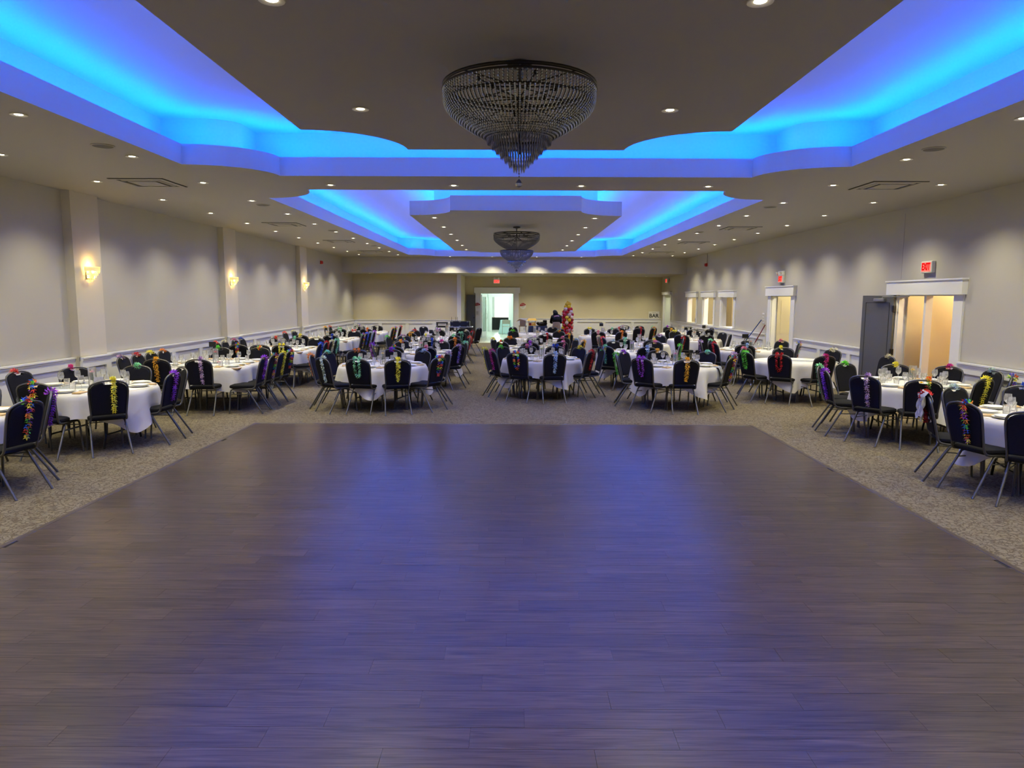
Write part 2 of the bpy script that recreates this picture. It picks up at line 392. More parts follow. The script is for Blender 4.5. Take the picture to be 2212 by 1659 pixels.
# glazed leaf swung into the hall
gl = thing('glass_door', 'narrow framed glass door leaf swung open at the bright far doorway', 'door', (DX0 + 0.05, YD + 0.18, 0), math.radians(76))
W_ = 0.78
mb = MB(); mb.box(0, 0.1, -0.02, 0.02, 0.02, 2.1); mb.box(W_-0.1, W_, -0.02, 0.02, 0.02, 2.1); mb.box(0.1, W_-0.1, -0.02, 0.02, 0.02, 0.3); mb.box(0.1, W_-0.1, -0.02, 0.02, 1.98, 2.1); mb.build('leaf_frame', M['trim'], gl)
mb = MB(); mb.box(0.1, W_-0.1, -0.004, 0.004, 0.3, 1.98); mb.build('pane', M['pane'], gl)
mb = MB(); mb.tube([(W_-0.05,-0.03,0.9),(W_-0.05,-0.07,0.92),(W_-0.05,-0.07,1.15),(W_-0.05,-0.03,1.17)], 0.01, 6); mb.build('pull_handle', M['steel'], gl)
# grey steel leaf folded back on the far wall
gd = thing('steel_door', 'flat grey steel door leaf against the far wall left of the bright doorway', 'door', (-2.3, YD - 0.06, 0))
mb = MB(); mb.bbox(0, 0.42, -0.045, 0.0, 0.01, 2.08, 0.004); mb.build('leaf', M['greydoor'], gd)
mb = MB(); mb.lathe([(0.012,0),(0.012,0.03),(0.03,0.04),(0.032,0.06),(0.02,0.075)], 10); kn = mb.build('knob', M['black'], gd, 40, loc=(0.37, -0.045, 0.98)); kn.rotation_euler = (PI/2, 0, 0)
# grey door by the double doorway, laid open against the right wall
gd = thing('steel_door', 'tall grey steel door swung wide open against the right wall', 'door', (XR - 0.04, 13.25, 0), math.radians(90 + 9))
mb = MB(); mb.bbox(0.0, 0.90, 0.0, 0.045, 0.012, 2.02, 0.004); leaf = mb.build('leaf', M['greydoor'], gd)
mb = MB(); mb.box(0.1, 0.11, 0.045, 0.049, 0.1, 1.88); mb.box(0.78, 0.79, 0.045, 0.049, 0.1, 1.88); mb.box(0.1, 0.79, 0.045, 0.049, 1.88, 1.89); mb.build('panel_bead', M['dark'], leaf)
mb = MB(); mb.bbox(0.2, 0.5, 0.045, 0.11, 1.905, 1.965, 0.01); cl = mb.build('door_closer', M['steel'], gd, 40)
mb = MB(); mb.tube([(0.26,0.09,1.97),(0.26,0.09,1.995),(-0.05,0.16,1.995)], 0.009, 6); mb.tube([(-0.05,0.16,1.995),(-0.42,0.05,2.0)], 0.009, 6); mb.build('closer_arm', M['steel'], cl)
for z in (1.72, 0.92, 0.2):
    mb = MB(); mb.box(-0.025, 0.03, 0.0, 0.05, z, z + 0.11); mb.tube([(-0.01,0.055,z-0.005),(-0.01,0.055,z+0.115)], 0.012, 8); mb.build('hinge', M['black'], gd)

# rooms behind the right wall ---------------------------------------
def added_lamp_dome(x, y, z, w, col, label):  # fixture out of sight, added to light the rooms beyond the openings
    t = thing('fill_dome_lamp', label, 'lamp', (x, y, z))
    mb = MB(); mb.lathe([(0.15,0),(0.15,-0.03),(0.13,-0.035)], 16); mb.build('base', M['white'], t, 40)
    mb = MB(); mb.lathe([(0.13,-0.035),(0.12,-0.06),(0.08,-0.085),(0.002,-0.095)], 16); mb.build('diffuser', M['lamp'], t, 60)
    l = D.lights.new('fill_light', 'POINT'); l.energy = w; l.color = col; l.shadow_soft_size = 0.12
    lo = obj('fill_light', l, t, loc=(0, 0, -0.25)); return t
mb = MB(); mb.box(9.0, 9.15, 10.2, 16.5, 0, 2.8); mb.box(XR + 0.15, 9.0, 10.05, 10.2, 0, 2.8); mb.box(XR + 0.15, 9.0, 16.4, 16.5, 0, 2.8); mb.box(XR + 0.15, 9.15, 10.05, 16.5, 2.8, 2.9)
wc = struct('wall_corridor', mb, M['yellow']); wainscot(wc, 'y', 9.0, -1, 10.2, 16.4, 1, True, 'yellow')
added_lamp_dome(8.2, 12.0, 2.8, 75, (1, 0.82, 0.5), 'added unseen dome lamp lighting the yellow corridor behind the double doorway')
dl = thing('panel_door', 'beige door leaf swung into the yellow corridor, right half of the double doorway', 'door', (XR + 0.13, 12.41, 0), math.radians(3))
mb = MB(); mb.bbox(0.0, 0.82, 0, 0.04, 0.01, 2.01, 0.004); mb.build('leaf', M['beigedoor'], dl)
mb = MB(); mb.tube([(0.76, -0.0, 1.0), (0.76, -0.05, 1.0), (0.66, -0.05, 1.0)], 0.01, 6); mb.build('lever_handle', M['steel'], dl)
dl = thing('panel_door', 'beige door leaf swung into the yellow corridor, left half of the double doorway', 'door', (XR + 0.13, 13.2, 0), math.radians(8))
mb = MB(); mb.bbox(0.0, 0.8, -0.04, 0, 0.01, 2.01, 0.004); mb.build('leaf', M['beigedoor'], dl)
# servery rooms
mb = MB(); mb.box(8.9, 9.05, 16.6, 34.6, 0, 2.8); mb.box(XR + 0.15, 8.9, 16.52, 16.62, 0, 2.8); mb.box(XR + 0.15, 8.9, 21.0, 21.1, 0, 2.8); mb.box(XR + 0.15, 8.9, 30.5, 30.6, 0, 2.8); mb.box(XR + 0.15, 8.9, 34.5, 34.6, 0, 2.8); mb.box(XR + 0.15, 9.05, 16.52, 34.6, 2.8, 2.9)
wsv = struct('wall_servery', mb, mat('servery_paint', srgb(220, 214, 186), 0.7))
for y0 in (22.6, 23.9, 25.2, 26.5, 27.8, 29.1):
    mb = MB(); mb.box(8.87, 8.9, y0, y0 + 1.2, 0.1, 2.5); mb.build('panel', M['beigedoor'], wsv)
added_lamp_dome(8.1, 18.2, 2.8, 60, (1, 0.92, 0.62), 'added unseen dome lamp lighting the room behind the single side doorway')
added_lamp_dome(8.1, 26.4, 2.8, 150, (1, 0.85, 0.6), 'added unseen dome lamp lighting the space behind the serving windows')
dl = thing('panel_door', 'beige panelled door leaf standing open inside the single side doorway', 'door', (XR + 0.14, 19.7, 0), math.radians(-4))
mb = MB(); mb.bbox(0.0, 1.0, -0.045, 0, 0.01, 2.01, 0.004); lf = mb.build('leaf', M['beigedoor'], dl)
for z0, z1 in ((0.15, 0.9), (1.0, 1.9)):
    for x0 in (0.1, 0.55): mb = MB(); mb.box(x0, x0 + 0.36, -0.052, -0.045, z0, z1); mb.build('panel', M['beigedoor'], lf)
fr = thing('refrigerator', 'white and black refrigerator glimpsed through the single side doorway', 'refrigerator', (8.5, 19.0, 0))
mb = MB(); mb.bbox(-0.3, 0.35, -0.4, 0.4, 0.03, 0.85, 0.02); mb.build('body', M['white'], fr)
mb = MB(); mb.box(-0.33, -0.3, -0.4, 0.4, 0.06, 0.84); dr = mb.build('door', M['black'], fr)
mb = MB(); mb.tube([(-0.33, 0.33, 0.3), (-0.36, 0.33, 0.32), (-0.36, 0.33, 0.6), (-0.33, 0.33, 0.62)], 0.01, 6); mb.build('handle', M['steel'], dr)
d4 = thing('panel_door', 'pale closed door at the far end of the right wall beside the bar sign', 'door', (XR + 0.06, 32.42, 0))
mb = MB(); mb.bbox(0, 0.045, 0, 1.46, 0.01, 2.1, 0.004); lf = mb.build('leaf', mat('pale_mint_paint', srgb(222, 232, 222), 0.5), d4)
mb = MB(); mb.tube([(0, 0.1, 1.0), (-0.05, 0.1, 1.0), (-0.05, 0.2, 1.0)], 0.01, 6); mb.build('lever_handle', M['steel'], d4)

# hall behind the far doorway -----------------------------------------
mb = MB(); mb.box(-2.0, -1.85, YD + 0.18, 44, 0, 2.7); mb.box(1.1, 1.25, YD + 0.18, 44, 0, 2.7); mb.box(-2.0, 1.25, YD + 0.18, 44.2, 2.7, 2.8)
mb.box(-1.85, -1.28, 41.0, 41.15, 0, 2.7); mb.box(-0.33, 1.1, 41.0, 41.15, 0, 2.7); mb.box(-1.28, -0.33, 41.0, 41.15, 1.98, 2.7)
mb.box(-1.85, 1.1, 44, 44.2, 0, 0.5); mb.box(-1.85, 1.1, 44, 44.2, 2.2, 2.7); mb.box(-1.85, -1.2, 44, 44.2, 0.5, 2.2); mb.box(0.1, 1.1, 44, 44.2, 0.5, 2.2)
wh = struct('wall_hall', mb, mat('hall_white', srgb(226, 234, 228), 0.6))
mb = MB(); mb.box(-1.45, -1.28, 40.95, 41.0, 0, 2.0); mb.box(-0.33, -0.16, 40.95, 41.0, 0, 2.0); mb.box(-1.5, -0.1, 40.93, 41.0, 1.98, 2.2); struct('trim_5', mb, M['trim'])
mb = MB(); mb.box(-1.22, 0.12, 44.05, 44.08, 0.48, 2.22); wn = struct('window_4', mb, emitter('daylight_pane', (0.92, 1.0, 0.98, 1), 1.9))
tile = mat('hall_tile', srgb(214, 218, 206), 0.22)
mb = MB(); mb.box(-1.9, 0.6, 30.72, YD, 0.0, 0.006); mb.box(-1.85, 1.1, YD, 44, 0.0, 0.006); ft = struct('floor_tile', mb, mat('tile_grout', srgb(170, 170, 160), 0.7))
tm = MB(); tm.bbox(-0.296, 0.296, -0.296, 0.296, 0, 0.006, 0.002); tme = tm.mesh('tile', tile)
for i in range(4):
    for j in range(21):
        x = -1.58 + 0.6*i
        obj('tile', tme, ft, loc=(x, 31.03 + 0.6*j, 0.005))
l = D.lights.new('hall_window_light', 'AREA'); l.shape = 'RECTANGLE'; l.size = 1.3; l.size_y = 1.6; l.energy = 35; l.color = (0.85, 1.0, 0.95)
lo = obj('daylight', l, wn, loc=(-0.55, 43.9, 1.35)); lo.rotation_euler = (-PI/2, 0, 0)
for i, yy in enumerate((36.3, 39.2)):
    added_lamp_dome(-0.4, yy, 2.7, 46, (0.80, 1.0, 0.94), 'added unseen dome lamp lighting the bright hall, %s one' % ('nearer' if i == 0 else 'farther'))

# dance floor ---------------------------------------------------------
FX0, FX1, FY1, FY0 = -3.95, 3.63, 10.76, 0.3
mb = MB(); mb.box(FX0, FX1, FY0, FY1, 0.0, 0.008); dance = struct('floor_dance', mb, mat('floor_joint', srgb(24, 20, 18), 0.8)); dance['label'] = 'dark brown wood plank dance floor set into the carpet'
PW, PLN, n = 0.152, 0.914, 0
bulk = MB(); pm = {}
rows = int((FY1 - FY0) / PW) + 1
for r in range(rows):
    y1 = FY1 - r*PW; y0 = max(y1 - PW, FY0)
    if y1 - y0 < 0.03: continue
    x = FX0 - ((r * 0.37 + random.random()*0.12) % 1.0) * PLN
    while x < FX1:
        a, b = max(x, FX0), min(x + PLN, FX1); x += PLN
        if b - a < 0.04: continue
        if 2.45 < y0 and y1 < 7.9 and n < 300:
            key = (round(b - a, 2), round(y1 - y0, 3))
            if key not in pm:
                q = MB(); hx, hy = (b-a)/2 - 0.0007, (y1-y0)/2 - 0.0007; q.box(-hx, hx, -hy, hy, 0, 0.006); pm[key] = q.mesh('plank', M['plank'])
            obj('plank', pm[key], dance, loc=((a+b)/2, (y0+y1)/2, 0.007)); n += 1
        else:
            bulk.box(a + 0.0007, b - 0.0007, y0 + 0.0007, y1 - 0.0007, 0.007, 0.013)
bulk.build('planks', M['plank'], dance, kind='stuff')
mb = MB()
for x0, x1, y0, y1 in ((FX0 - 0.05, FX0, FY0, FY1 + 0.05), (FX1, FX1 + 0.05, FY0, FY1 + 0.05), (FX0, FX1, FY1, FY1 + 0.05)): mb.bbox(x0, x1, y0, y1, 0.0, 0.016, 0.004)
mb.build('edge_strip', mat('edge_strip_brown', srgb(70, 58, 50), 0.4), dance)

# ================================================================== CEILING FIXTURES
ORD = ['first','second','third','fourth','fifth','sixth','seventh','eighth','ninth','tenth','eleventh','twelfth','thirteenth','fourteenth','fifteenth','sixteenth','seventeenth','eighteenth']
q = MB(); q.lathe([(0.055,0.0),(0.075,-0.002),(0.072,-0.008),(0.056,-0.006),(0.04,-0.0015),(0.034,-0.001)], 18, cap=False); RING = q.mesh('trim_ring', M['white'], 40)
q = MB(); q.lathe([(0.036,-0.001),(0.03,-0.004),(0.02,-0.0055),(0.002,-0.006)], 16, cap=False); LENS = q.mesh('lens', M['lamp'], 60)
SPOT = D.lights.new('downlight_beam', 'SPOT'); SPOT.energy = SPOT_W; SPOT.color = WARM; SPOT.spot_size = math.radians(124); SPOT.spot_blend = 0.85; SPOT.shadow_soft_size = 0.05
def downlight(x, y, z, label):
    t = thing('downlight', label, 'downlight', (x, y, z), 0, 'recessed ceiling downlights')
    obj('trim_ring', RING, t); obj('lens', LENS, t)
    obj('beam', SPOT, t, loc=(0, 0, -0.03))
YS = [28.0 - 1.935*i for i in range(17)]  # last two rows, unseen behind the camera, added as fill light
for x, nm in ((-6.03, 'row along the left wall'), (-4.53, 'row between left wall row and blue trays'), (4.62, 'row between blue trays and right wall row'), (6.13, 'row along the right wall')):
    for i, yy in enumerate(YS): downlight(x, yy + (0.0 if abs(x) < 5 else -0.08), ZC, '%s recessed downlight from the far bulkhead, %s' % (ORD[i], nm))
for i, x in enumerate((-2.72, -0.9, 0.98, 2.85)): downlight(x, 10.75, ZC, '%s recessed downlight from left, ceiling strip between the two blue trays' % ORD[i])
for i, x in enumerate((-2.6, -0.9, 0.9, 2.7)): downlight(x, 29.05, ZC, '%s recessed downlight from left, just before the far bulkhead' % ORD[i])
for s, nm in ((-1, 'left'), (1, 'right')):
    for i, yy in enumerate((6.44, 4.15, 1.86)): downlight(s*1.35, yy, ZC - 0.01, '%s recessed downlight from the far edge, %s side of near dropped panel' % (ORD[i], nm))
    for i, yy in enumerate((24.7, 22.7, 20.72, 18.75, 16.87, 14.93)): downlight(s*1.65, yy, ZC - 0.01, '%s recessed downlight from the far edge, %s side of far dropped panel' % (ORD[i], nm))
for i, x in enumerate((-6.1, -3.3, -0.4, 1.2, 2.8, 4.5)): downlight(x, 30.3, ZS, '%s recessed downlight from left in the low soffit beyond the bulkhead' % ORD[i])
for i, x in enumerate((1.0, 2.7, 4.4, 6.1)): downlight(x, 33.2, ZS, '%s added downlight from left, soffit row brightening the far wall' % ORD[i])  # extra row, added only to brighten the far wall

# square four-way air diffusers and round speakers
def vent(x, y, lab):
    t = thing('ceiling_vent', lab, 'air vent', (x, y, ZC), 0, 'square ceiling air vents')
    def frame(a, b, z0, z1, nm, m):
        mb = MB()
        R = lambda h, z: [(-h,-h,z),(h,-h,z),(h,h,z),(-h,h,z)]
        mb.rings([R(a, z0), R(b, z1), R(b - 0.008, z1), R(a - 0.008, z0)]); mb.build(nm, m, t)
    def ring(h0, h1, z0, z1, nm, m):
        mb = MB()
        mb.box(-h0, h0, -h0, -h1, z0, z1); mb.box(-h0, h0, h1, h0, z0, z1); mb.box(-h0, -h1, -h1, h1, z0, z1); mb.box(h1, h0, -h1, h1, z0, z1); mb.build(nm, m, t)
    ring(0.39, 0.375, -0.006, 0.0, 'vent_shadow_gap', M['dark'])  # shadow gap round the frame, painted as a dark ring
    ring(0.375, 0.31, -0.012, 0.0, 'vent_frame', M['ceil'])
    mb = MB(); mb.box(-0.31, 0.31, -0.31, 0.31, -0.003, 0.0); mb.build('recess_shade', M['dark'], t)  # flat dark sheet in place of the shaded vent recess
    frame(0.275, 0.25, -0.003, -0.02, 'louvre', M['ceil'])
    mb = MB(); mb.bbox(-0.2, 0.2, -0.2, 0.2, -0.022, -0.012, 0.003); mb.build('centre_plate', M['ceil'], t)
for i, (x, y) in enumerate(((-5.33, 10.6), (-5.25, 16.5), (-5.2, 21.4), (-5.2, 26.0))): vent(x, y, '%s square air vent from the camera, left side of the ceiling' % ORD[i])
for i, (x, y) in enumerate(((5.41, 10.6), (5.3, 17.0), (5.3, 21.4), (5.3, 26.0))): vent(x, y, '%s square air vent from the camera, right side of the ceiling' % ORD[i])
q = MB(); q.lathe([(0.12,0.0),(0.12,-0.006),(0.105,-0.01)], 24, cap=False); SR = q.mesh('rim', M['ceil'], 40)
q = MB(); q.lathe([(0.105,-0.008),(0.06,-0.011),(0.002,-0.012)], 24, cap=False); SG = q.mesh('grille', mat('speaker_mesh', srgb(110, 105, 95), 0.7, noise=0.4, nscale=300), 40)
for s, nm in ((-1, 'left'), (1, 'right')):
    for i, yy in enumerate((8.05, 13.07, 18.0, 23.2)):
        t = thing('ceiling_speaker', '%s flush round ceiling speaker from the camera, %s side' % (ORD[i], nm), 'speaker', (s*4.56 + 0.03, yy, ZC), 0, 'flush ceiling speakers')
        obj('rim', SR, t); obj('grille', SG, t)

# ---------------------------------------------------------------- chandeliers
def bowl(mb, R0, z0, R1, z1, ns, nb, bead=0.0085, power=2.2):
    for k in range(ns):
        a = 2*PI*k/ns
        for i in range(nb):
            u = (i + 0.5)/nb
            r = R1 + (R0 - R1) * (1 - u**power); z = z0 + (z1 - z0)*u
            mb.octa((r*math.cos(a), r*math.sin(a), z), bead, bead*1.35)
def ringtube(mb, R, z, r): mb.tube([(R*math.cos(2*PI*k/48), R*math.sin(2*PI*k/48), z) for k in range(48)], r, 6, closed=True)
def cone(mb, R0, z0, z1, tiers):
    for t in range(tiers):
        u = t/(tiers - 0.4); r = R0*(1 - u) + 0.02; z = z0 + (z1 - z0)*u
        n = max(8, int(2*PI*r/0.02))
        for k in range(n):
            a = 2*PI*(k + 0.5*(t % 2))/n
            mb.octa((r*math.cos(a), r*math.sin(a), z - 0.035), 0.008, 0.036)
def chandelier(loc, label, tiers2):
    t = thing('chandelier', label, 'chandelier', loc)
    mb = MB(); mb.lathe([(0.07, 0.0), (0.09, -0.005), (0.085, -0.03), (0.02, -0.045), (0.012, -0.06)], 20); mb.build('canopy', M['darkmetal'], t, 40)
    zr = -0.16                                              # rim
    mb = MB(); mb.tube([(0,0,-0.03),(0,0,-0.62)], 0.011, 8); mb.build('stem', M['darkmetal'], t)
    R = 0.53
    mb = MB(); ringtube(mb, R, zr, 0.012); ringtube(mb, R + 0.008, zr - 0.03, 0.008); ringtube(mb, R - 0.005, zr - 0.12, 0.008); mb.build('rim_ring', M['darkmetal'], t, 60)
    mb = MB()
    for k in range(14):
        a = 2*PI*k/14 + 0.1; el = (0.0, -0.55, 0.25)[k % 3]
        e = (0.34*math.cos(a)*math.cos(el), 0.34*math.sin(a)*math.cos(el), -0.24 + 0.34*math.sin(el))
        mb.tube([(0,0,-0.24), e], 0.006, 5); mb.sphere(e, 0.018, 6, 4)
    for k in range(8):
        a = 2*PI*k/8; mb.tube([(0,0,zr), (R*math.cos(a), R*math.sin(a), zr)], 0.006, 5)
    mb.build('radial_arms', M['darkmetal'], t)
    mb = MB(); bowl(mb, R + 0.004, zr - 0.03, R, zr - 0.12, 110, 5, power=1); bowl(mb, R, zr - 0.12, 0.215, -0.52, 104, 22, power=1.6)
    o = mb.build('crystal_strands', M['crystal'], t); o['kind'] = 'stuff'
    if not tiers2:
        mb = MB(); ringtube(mb, 0.215, -0.50, 0.008); mb.build('neck_ring', M['darkmetal'], t, 60)
        mb = MB(); cone(mb, 0.205, -0.49, -0.70, 7); o = mb.build('crystal_prisms', M['crystal'], t); o['kind'] = 'stuff'
        zb = -0.82
    else:
        mb = MB(); ringtube(mb, 0.385, -0.55, 0.01); ringtube(mb, 0.2, -0.78, 0.006); mb.build('lower_ring', M['darkmetal'], t, 60)
        mb = MB(); bowl(mb, 0.385, -0.55, 0.2, -0.78, 80, 15); cone(mb, 0.3, -0.53, -0.70, 4); cone(mb, 0.19, -0.77, -0.92, 5)
        o = mb.build('crystal_prisms', M['crystal'], t); o['kind'] = 'stuff'
        zb = -1.0
    mb = MB()
    for i in range(4): mb.octa((0,0,zb + 0.11 - i*0.022), 0.007, 0.011)
    mb.lathe([(0.001,0.03),(0.014,0.018),(0.026,-0.002),(0.022,-0.02),(0.001,-0.03)], 8, (0,0,zb), cap=False); mb.build('crystal_ball', M['crystal'], t)
    return t
chandelier((0.03, 5.2, ZC - 0.01), 'large beaded crystal bowl chandelier hanging nearest the camera', False)
chandelier((0.05, 16.75, ZC - 0.01), 'two-tier beaded crystal chandelier hanging under the far dropped panel', True)

# ---------------------------------------------------------------- wall sconces
def sconce(y, lab):
    t = thing('wall_sconce', lab, 'sconce', (XL + 0.14, y, 2.28), 0, 'lit crystal wall sconces')
    mb = MB(); mb.bbox(0.0, 0.02, -0.09, 0.09, -0.06, 0.13, 0.006); mb.build('backplate', M['steel'], t)
    gm = M['sconce']
    mb = MB(); mb.lathe([(0.15,0.13),(0.152,0.10),(0.15,0.07)], 16, (0.02,0,0), cap=False, a0=-PI/2, a1=PI/2); mb.lathe([(0.152,0.132),(0.16,0.134),(0.152,0.14)], 16, (0.02,0,0), cap=False, a0=-PI/2, a1=PI/2); mb.build('rim_band', gm, t)
    mb = MB()
    for i in range(5):
        r = 0.138 - 0.026*i; z = 0.055 - 0.035*i; n = max(4, int(PI*r/0.017))
        for k in range(n):
            a = -PI/2 + PI*(k + 0.5)/n; mb.octa((0.02 + r*math.cos(a), r*math.sin(a), z), 0.0085, 0.02)
    o = mb.build('crystals', gm, t); o['kind'] = 'stuff'
    mb = MB(); mb.sphere((0.07, 0, 0.06), 0.022, 10, 6); mb.build('bulb', M['bulb'], t)
    l = D.lights.new('sconce_light', 'POINT'); l.energy = 2.4; l.color = (1.0, 0.66, 0.22); l.shadow_soft_size = 0.02
    obj('glow', l, t, loc=(0.08, 0, 0.16))
    l = D.lights.new('sconce_light', 'POINT'); l.energy = 1.4; l.color = (1.0, 0.66, 0.22); l.shadow_soft_size = 0.02
    obj('glow', l, t, loc=(0.08, 0, -0.02))
k = NT('lit_crystal'); k.b.inputs['Base Color'].default_value = srgb(255, 235, 180); k.b.inputs['Roughness'].default_value = 0.1
k.b.inputs['Emission Color'].default_value = srgb(255, 214, 120); k.b.inputs['Emission Strength'].default_value = 0.45; M['sconce'] = k.m
M['bulb'] = emitter('warm_bulb', (1, 0.8, 0.4, 1), 20)
for i, (a, b) in enumerate(PIL):
    sconce((a + b)/2, ['crystal wall sconce on the pilaster beside the camera', 'largest lit crystal wall sconce, on the nearest pilaster', 'lit crystal wall sconce on the middle left pilaster', 'smallest lit crystal wall sconce, on the farthest pilaster'][i])

# ---------------------------------------------------------------- signs and small wall items
def exit_sign(loc, rotz, lab, heads=False):
    t = thing('exit_sign', lab, 'exit sign', loc, rotz)      # faces local -y
    mb = MB(); mb.bbox(-0.16, 0.16, -0.07, 0.0, -0.1, 0.1, 0.008); mb.build('housing', M['white'], t)
    mb = MB(); mb.box(-0.135, 0.135, -0.073, -0.07, -0.078, 0.078); mb.build('face', M['exitface'], t)
    tx = obj('lettering', text_mesh('lettering', 'EXIT', 0.165, 0.002, M['exitred'], 0.006), t, loc=(0, -0.076, 0)); tx.rotation_euler = (PI/2, 0, 0); tx.scale = (0.72, 1.0, 1)
    if heads:
        mb = MB(); mb.bbox(-0.15, 0.15, -0.08, 0.0, 0.1, 0.21, 0.01); mb.build('battery_box', M['white'], t)
        for s in (-1, 1):
            mb = MB(); mb.lathe([(0.015,0),(0.045,0.05),(0.05,0.06),(0.04,0.065)], 12); h = mb.build('lamp_head', M['white'], t, 40, loc=(s*0.08, -0.09, 0.16)); h.rotation_euler = (PI*0.62, 0, s*0.4)
exit_sign((-0.85, YD, 2.72), 0, 'red lit exit sign over the bright far doorway', True)
exit_sign((XR, 12.3, 2.5), -PI/2, 'red lit exit sign over the double doorway, nearest on the right wall')
exit_sign((XR, 19.0, 2.47), -PI/2, 'red lit exit sign with lamp heads over the single side doorway', True)
exit_sign((XR - 0.05, 33.0, 2.75), -PI/2, 'red lit exit sign at the far end of the right wall')
def horn(loc, s, lab):
    t = thing('fire_alarm_horn', lab, 'fire alarm', loc)
    mb = MB(); mb.bbox(-0.03, 0.03, -0.06, 0.06, -0.06, 0.06, 0.01); mb.build('box', M['red'], t)
    mb = MB(); mb.lathe([(0.05,0),(0.06,0.02),(0.04,0.035),(0.01,0.03)], 14); h = mb.build('horn', M['red'], t, 50, loc=(s*0.03, 0, 0)); h.rotation_euler = (0, s*PI/2, 0)
horn((XL + 0.035, 26.3, 3.2), 1, 'small red fire alarm horn high on the left wall')
horn((XR - 0.035, 26.5, 3.18), -1, 'small red fire alarm horn high on the right wall')
mb = MB(); mb.tube([(XR - 0.012, 26.5, 3.24), (XR - 0.012, 26.5, ZC)], 0.01, 6); tag(mb.build('conduit', M['ceil']), 'thin conduit rising from the right wall alarm horn to ceiling', 'conduit')
def stop_sticker(loc, lab):
    t = thing('stop_sign', lab, 'sign', loc)
    q = MB(); pts = [(0.15*math.cos(2*PI*i/28), 0.15*math.sin(2*PI*i/28)) for i in range(28)]
    q.rings([[(x, 0, z) for x, z in pts], [(x, -0.004, z) for x, z in pts]], cap=True); q.build('disc', M['white'], t)
    q = MB(); pts = [(0.148*math.cos(PI*(0.09 + 0.82*i/14)), 0.148*math.sin(PI*(0.09 + 0.82*i/14))) for i in range(17)]
    q.rings([[(x, -0.0045, z) for x, z in pts], [(x, -0.007, z) for x, z in pts]], cap=True); q.build('red_cap', M['red'], t)
    tx = obj('lettering', text_mesh('lettering', 'STOP', 0.075, 0.001, M['white']), t, loc=(0, -0.009, 0.078)); tx.rotation_euler = (PI/2, 0, 0)
    q = MB()
    for x0, x1, z in ((-0.08, 0.08, 0.0), (-0.07, 0.07, -0.035), (-0.04, 0.04, -0.07)): q.box(x0, x1, -0.006, -0.004, z - 0.006, z + 0.006)
    q.build('fine_print', M['ceil'], t)
stop_sticker((-1.78, YD - 0.035, 1.55), 'round red and white stop sign on the left doorway casing')
stop_sticker((0.42, YD - 0.005, 1.55), 'round red and white stop sign on the wall right of the doorway')
t = thing('bar_sign', 'white cardboard sign reading BAR at the right end of the far wall', 'sign', (6.75, YD - 0.02, 1.15))
mb = MB(); mb.box(-0.26, 0.26, -0.012, 0, -0.17, 0.17); mb.build('board', M['white'], t)
tx = obj('lettering', text_mesh('lettering', 'BAR', 0.25, 0.001, M['black'], 0.006), t, loc=(0, -0.014, -0.045)); tx.rotation_euler = (PI/2, 0, 0)
mb = MB()
for i in range(4): mb.box(-0.07 + 0.04*i, -0.05 + 0.04*i, -0.014, -0.012, 0.085, 0.125)
mb.build('small_print', M['ceil'], t)
t = thing('notice', 'white paper notice taped under the stop sign on the casing', 'notice', (-1.78, YD - 0.033, 1.2)); mb = MB(); mb.box(-0.09, 0.09, -0.003, 0, -0.13, 0.13); mb.build('sheet', M['white'], t)
mb = MB(); [mb.box(-0.06, 0.05, -0.004, -0.003, z, z + 0.012) for z in (0.06, 0.02, -0.02, -0.06)]; mb.build('print_lines', M['greydoor'], t)
t = thing('light_switch', 'white switch plate on the right wall beside the single doorway', 'switch', (XR, 20.3, 1.4)); mb = MB(); mb.bbox(-0.012, 0, -0.09, 0.09, -0.15, 0.15, 0.003); mb.build('plate', M['white'], t)
mb = MB(); [mb.box(-0.02, -0.012, yy - 0.012, yy + 0.012, zz - 0.03, zz + 0.03) for yy in (-0.04, 0.04) for zz in (-0.08, 0.0, 0.08)]; mb.build('toggles', M['ceil'], t)
# mop and broom leaning at the single doorway
t = thing('mop', 'mop with a blue handle leaning on the right wall by the doorway', 'mop', (XR - 0.55, 21.1, 0)); mb = MB(); mb.tube([(0, 0.35, 0.06), (0.5, -0.75, 1.35)], 0.014, 8); mb.build('handle', mat('blue_pole', srgb(30, 70, 150), 0.4), t)
mb = MB(); [mb.tube([(0, 0.35, 0.09), (0.06*math.cos(a), 0.35 + 0.1*math.sin(a), 0.015)], 0.012, 5) for a in [i*0.52 for i in range(12)]]; mb.build('mop_head', M['ceil'], t)
t = thing('broom', 'broom with a dark red handle leaning on the right wall by the doorway', 'broom', (XR - 0.4, 20.35, 0)); mb = MB(); mb.tube([(0, 0.3, 0.12), (0.36, -0.3, 1.22)], 0.014, 8); mb.build('handle', mat('red_pole', srgb(120, 25, 35), 0.4), t)
mb = MB(); mb.bbox(-0.03, 0.03, 0.14, 0.46, 0.0, 0.14, 0.01); mb.build('brush_head', M['black'], t)

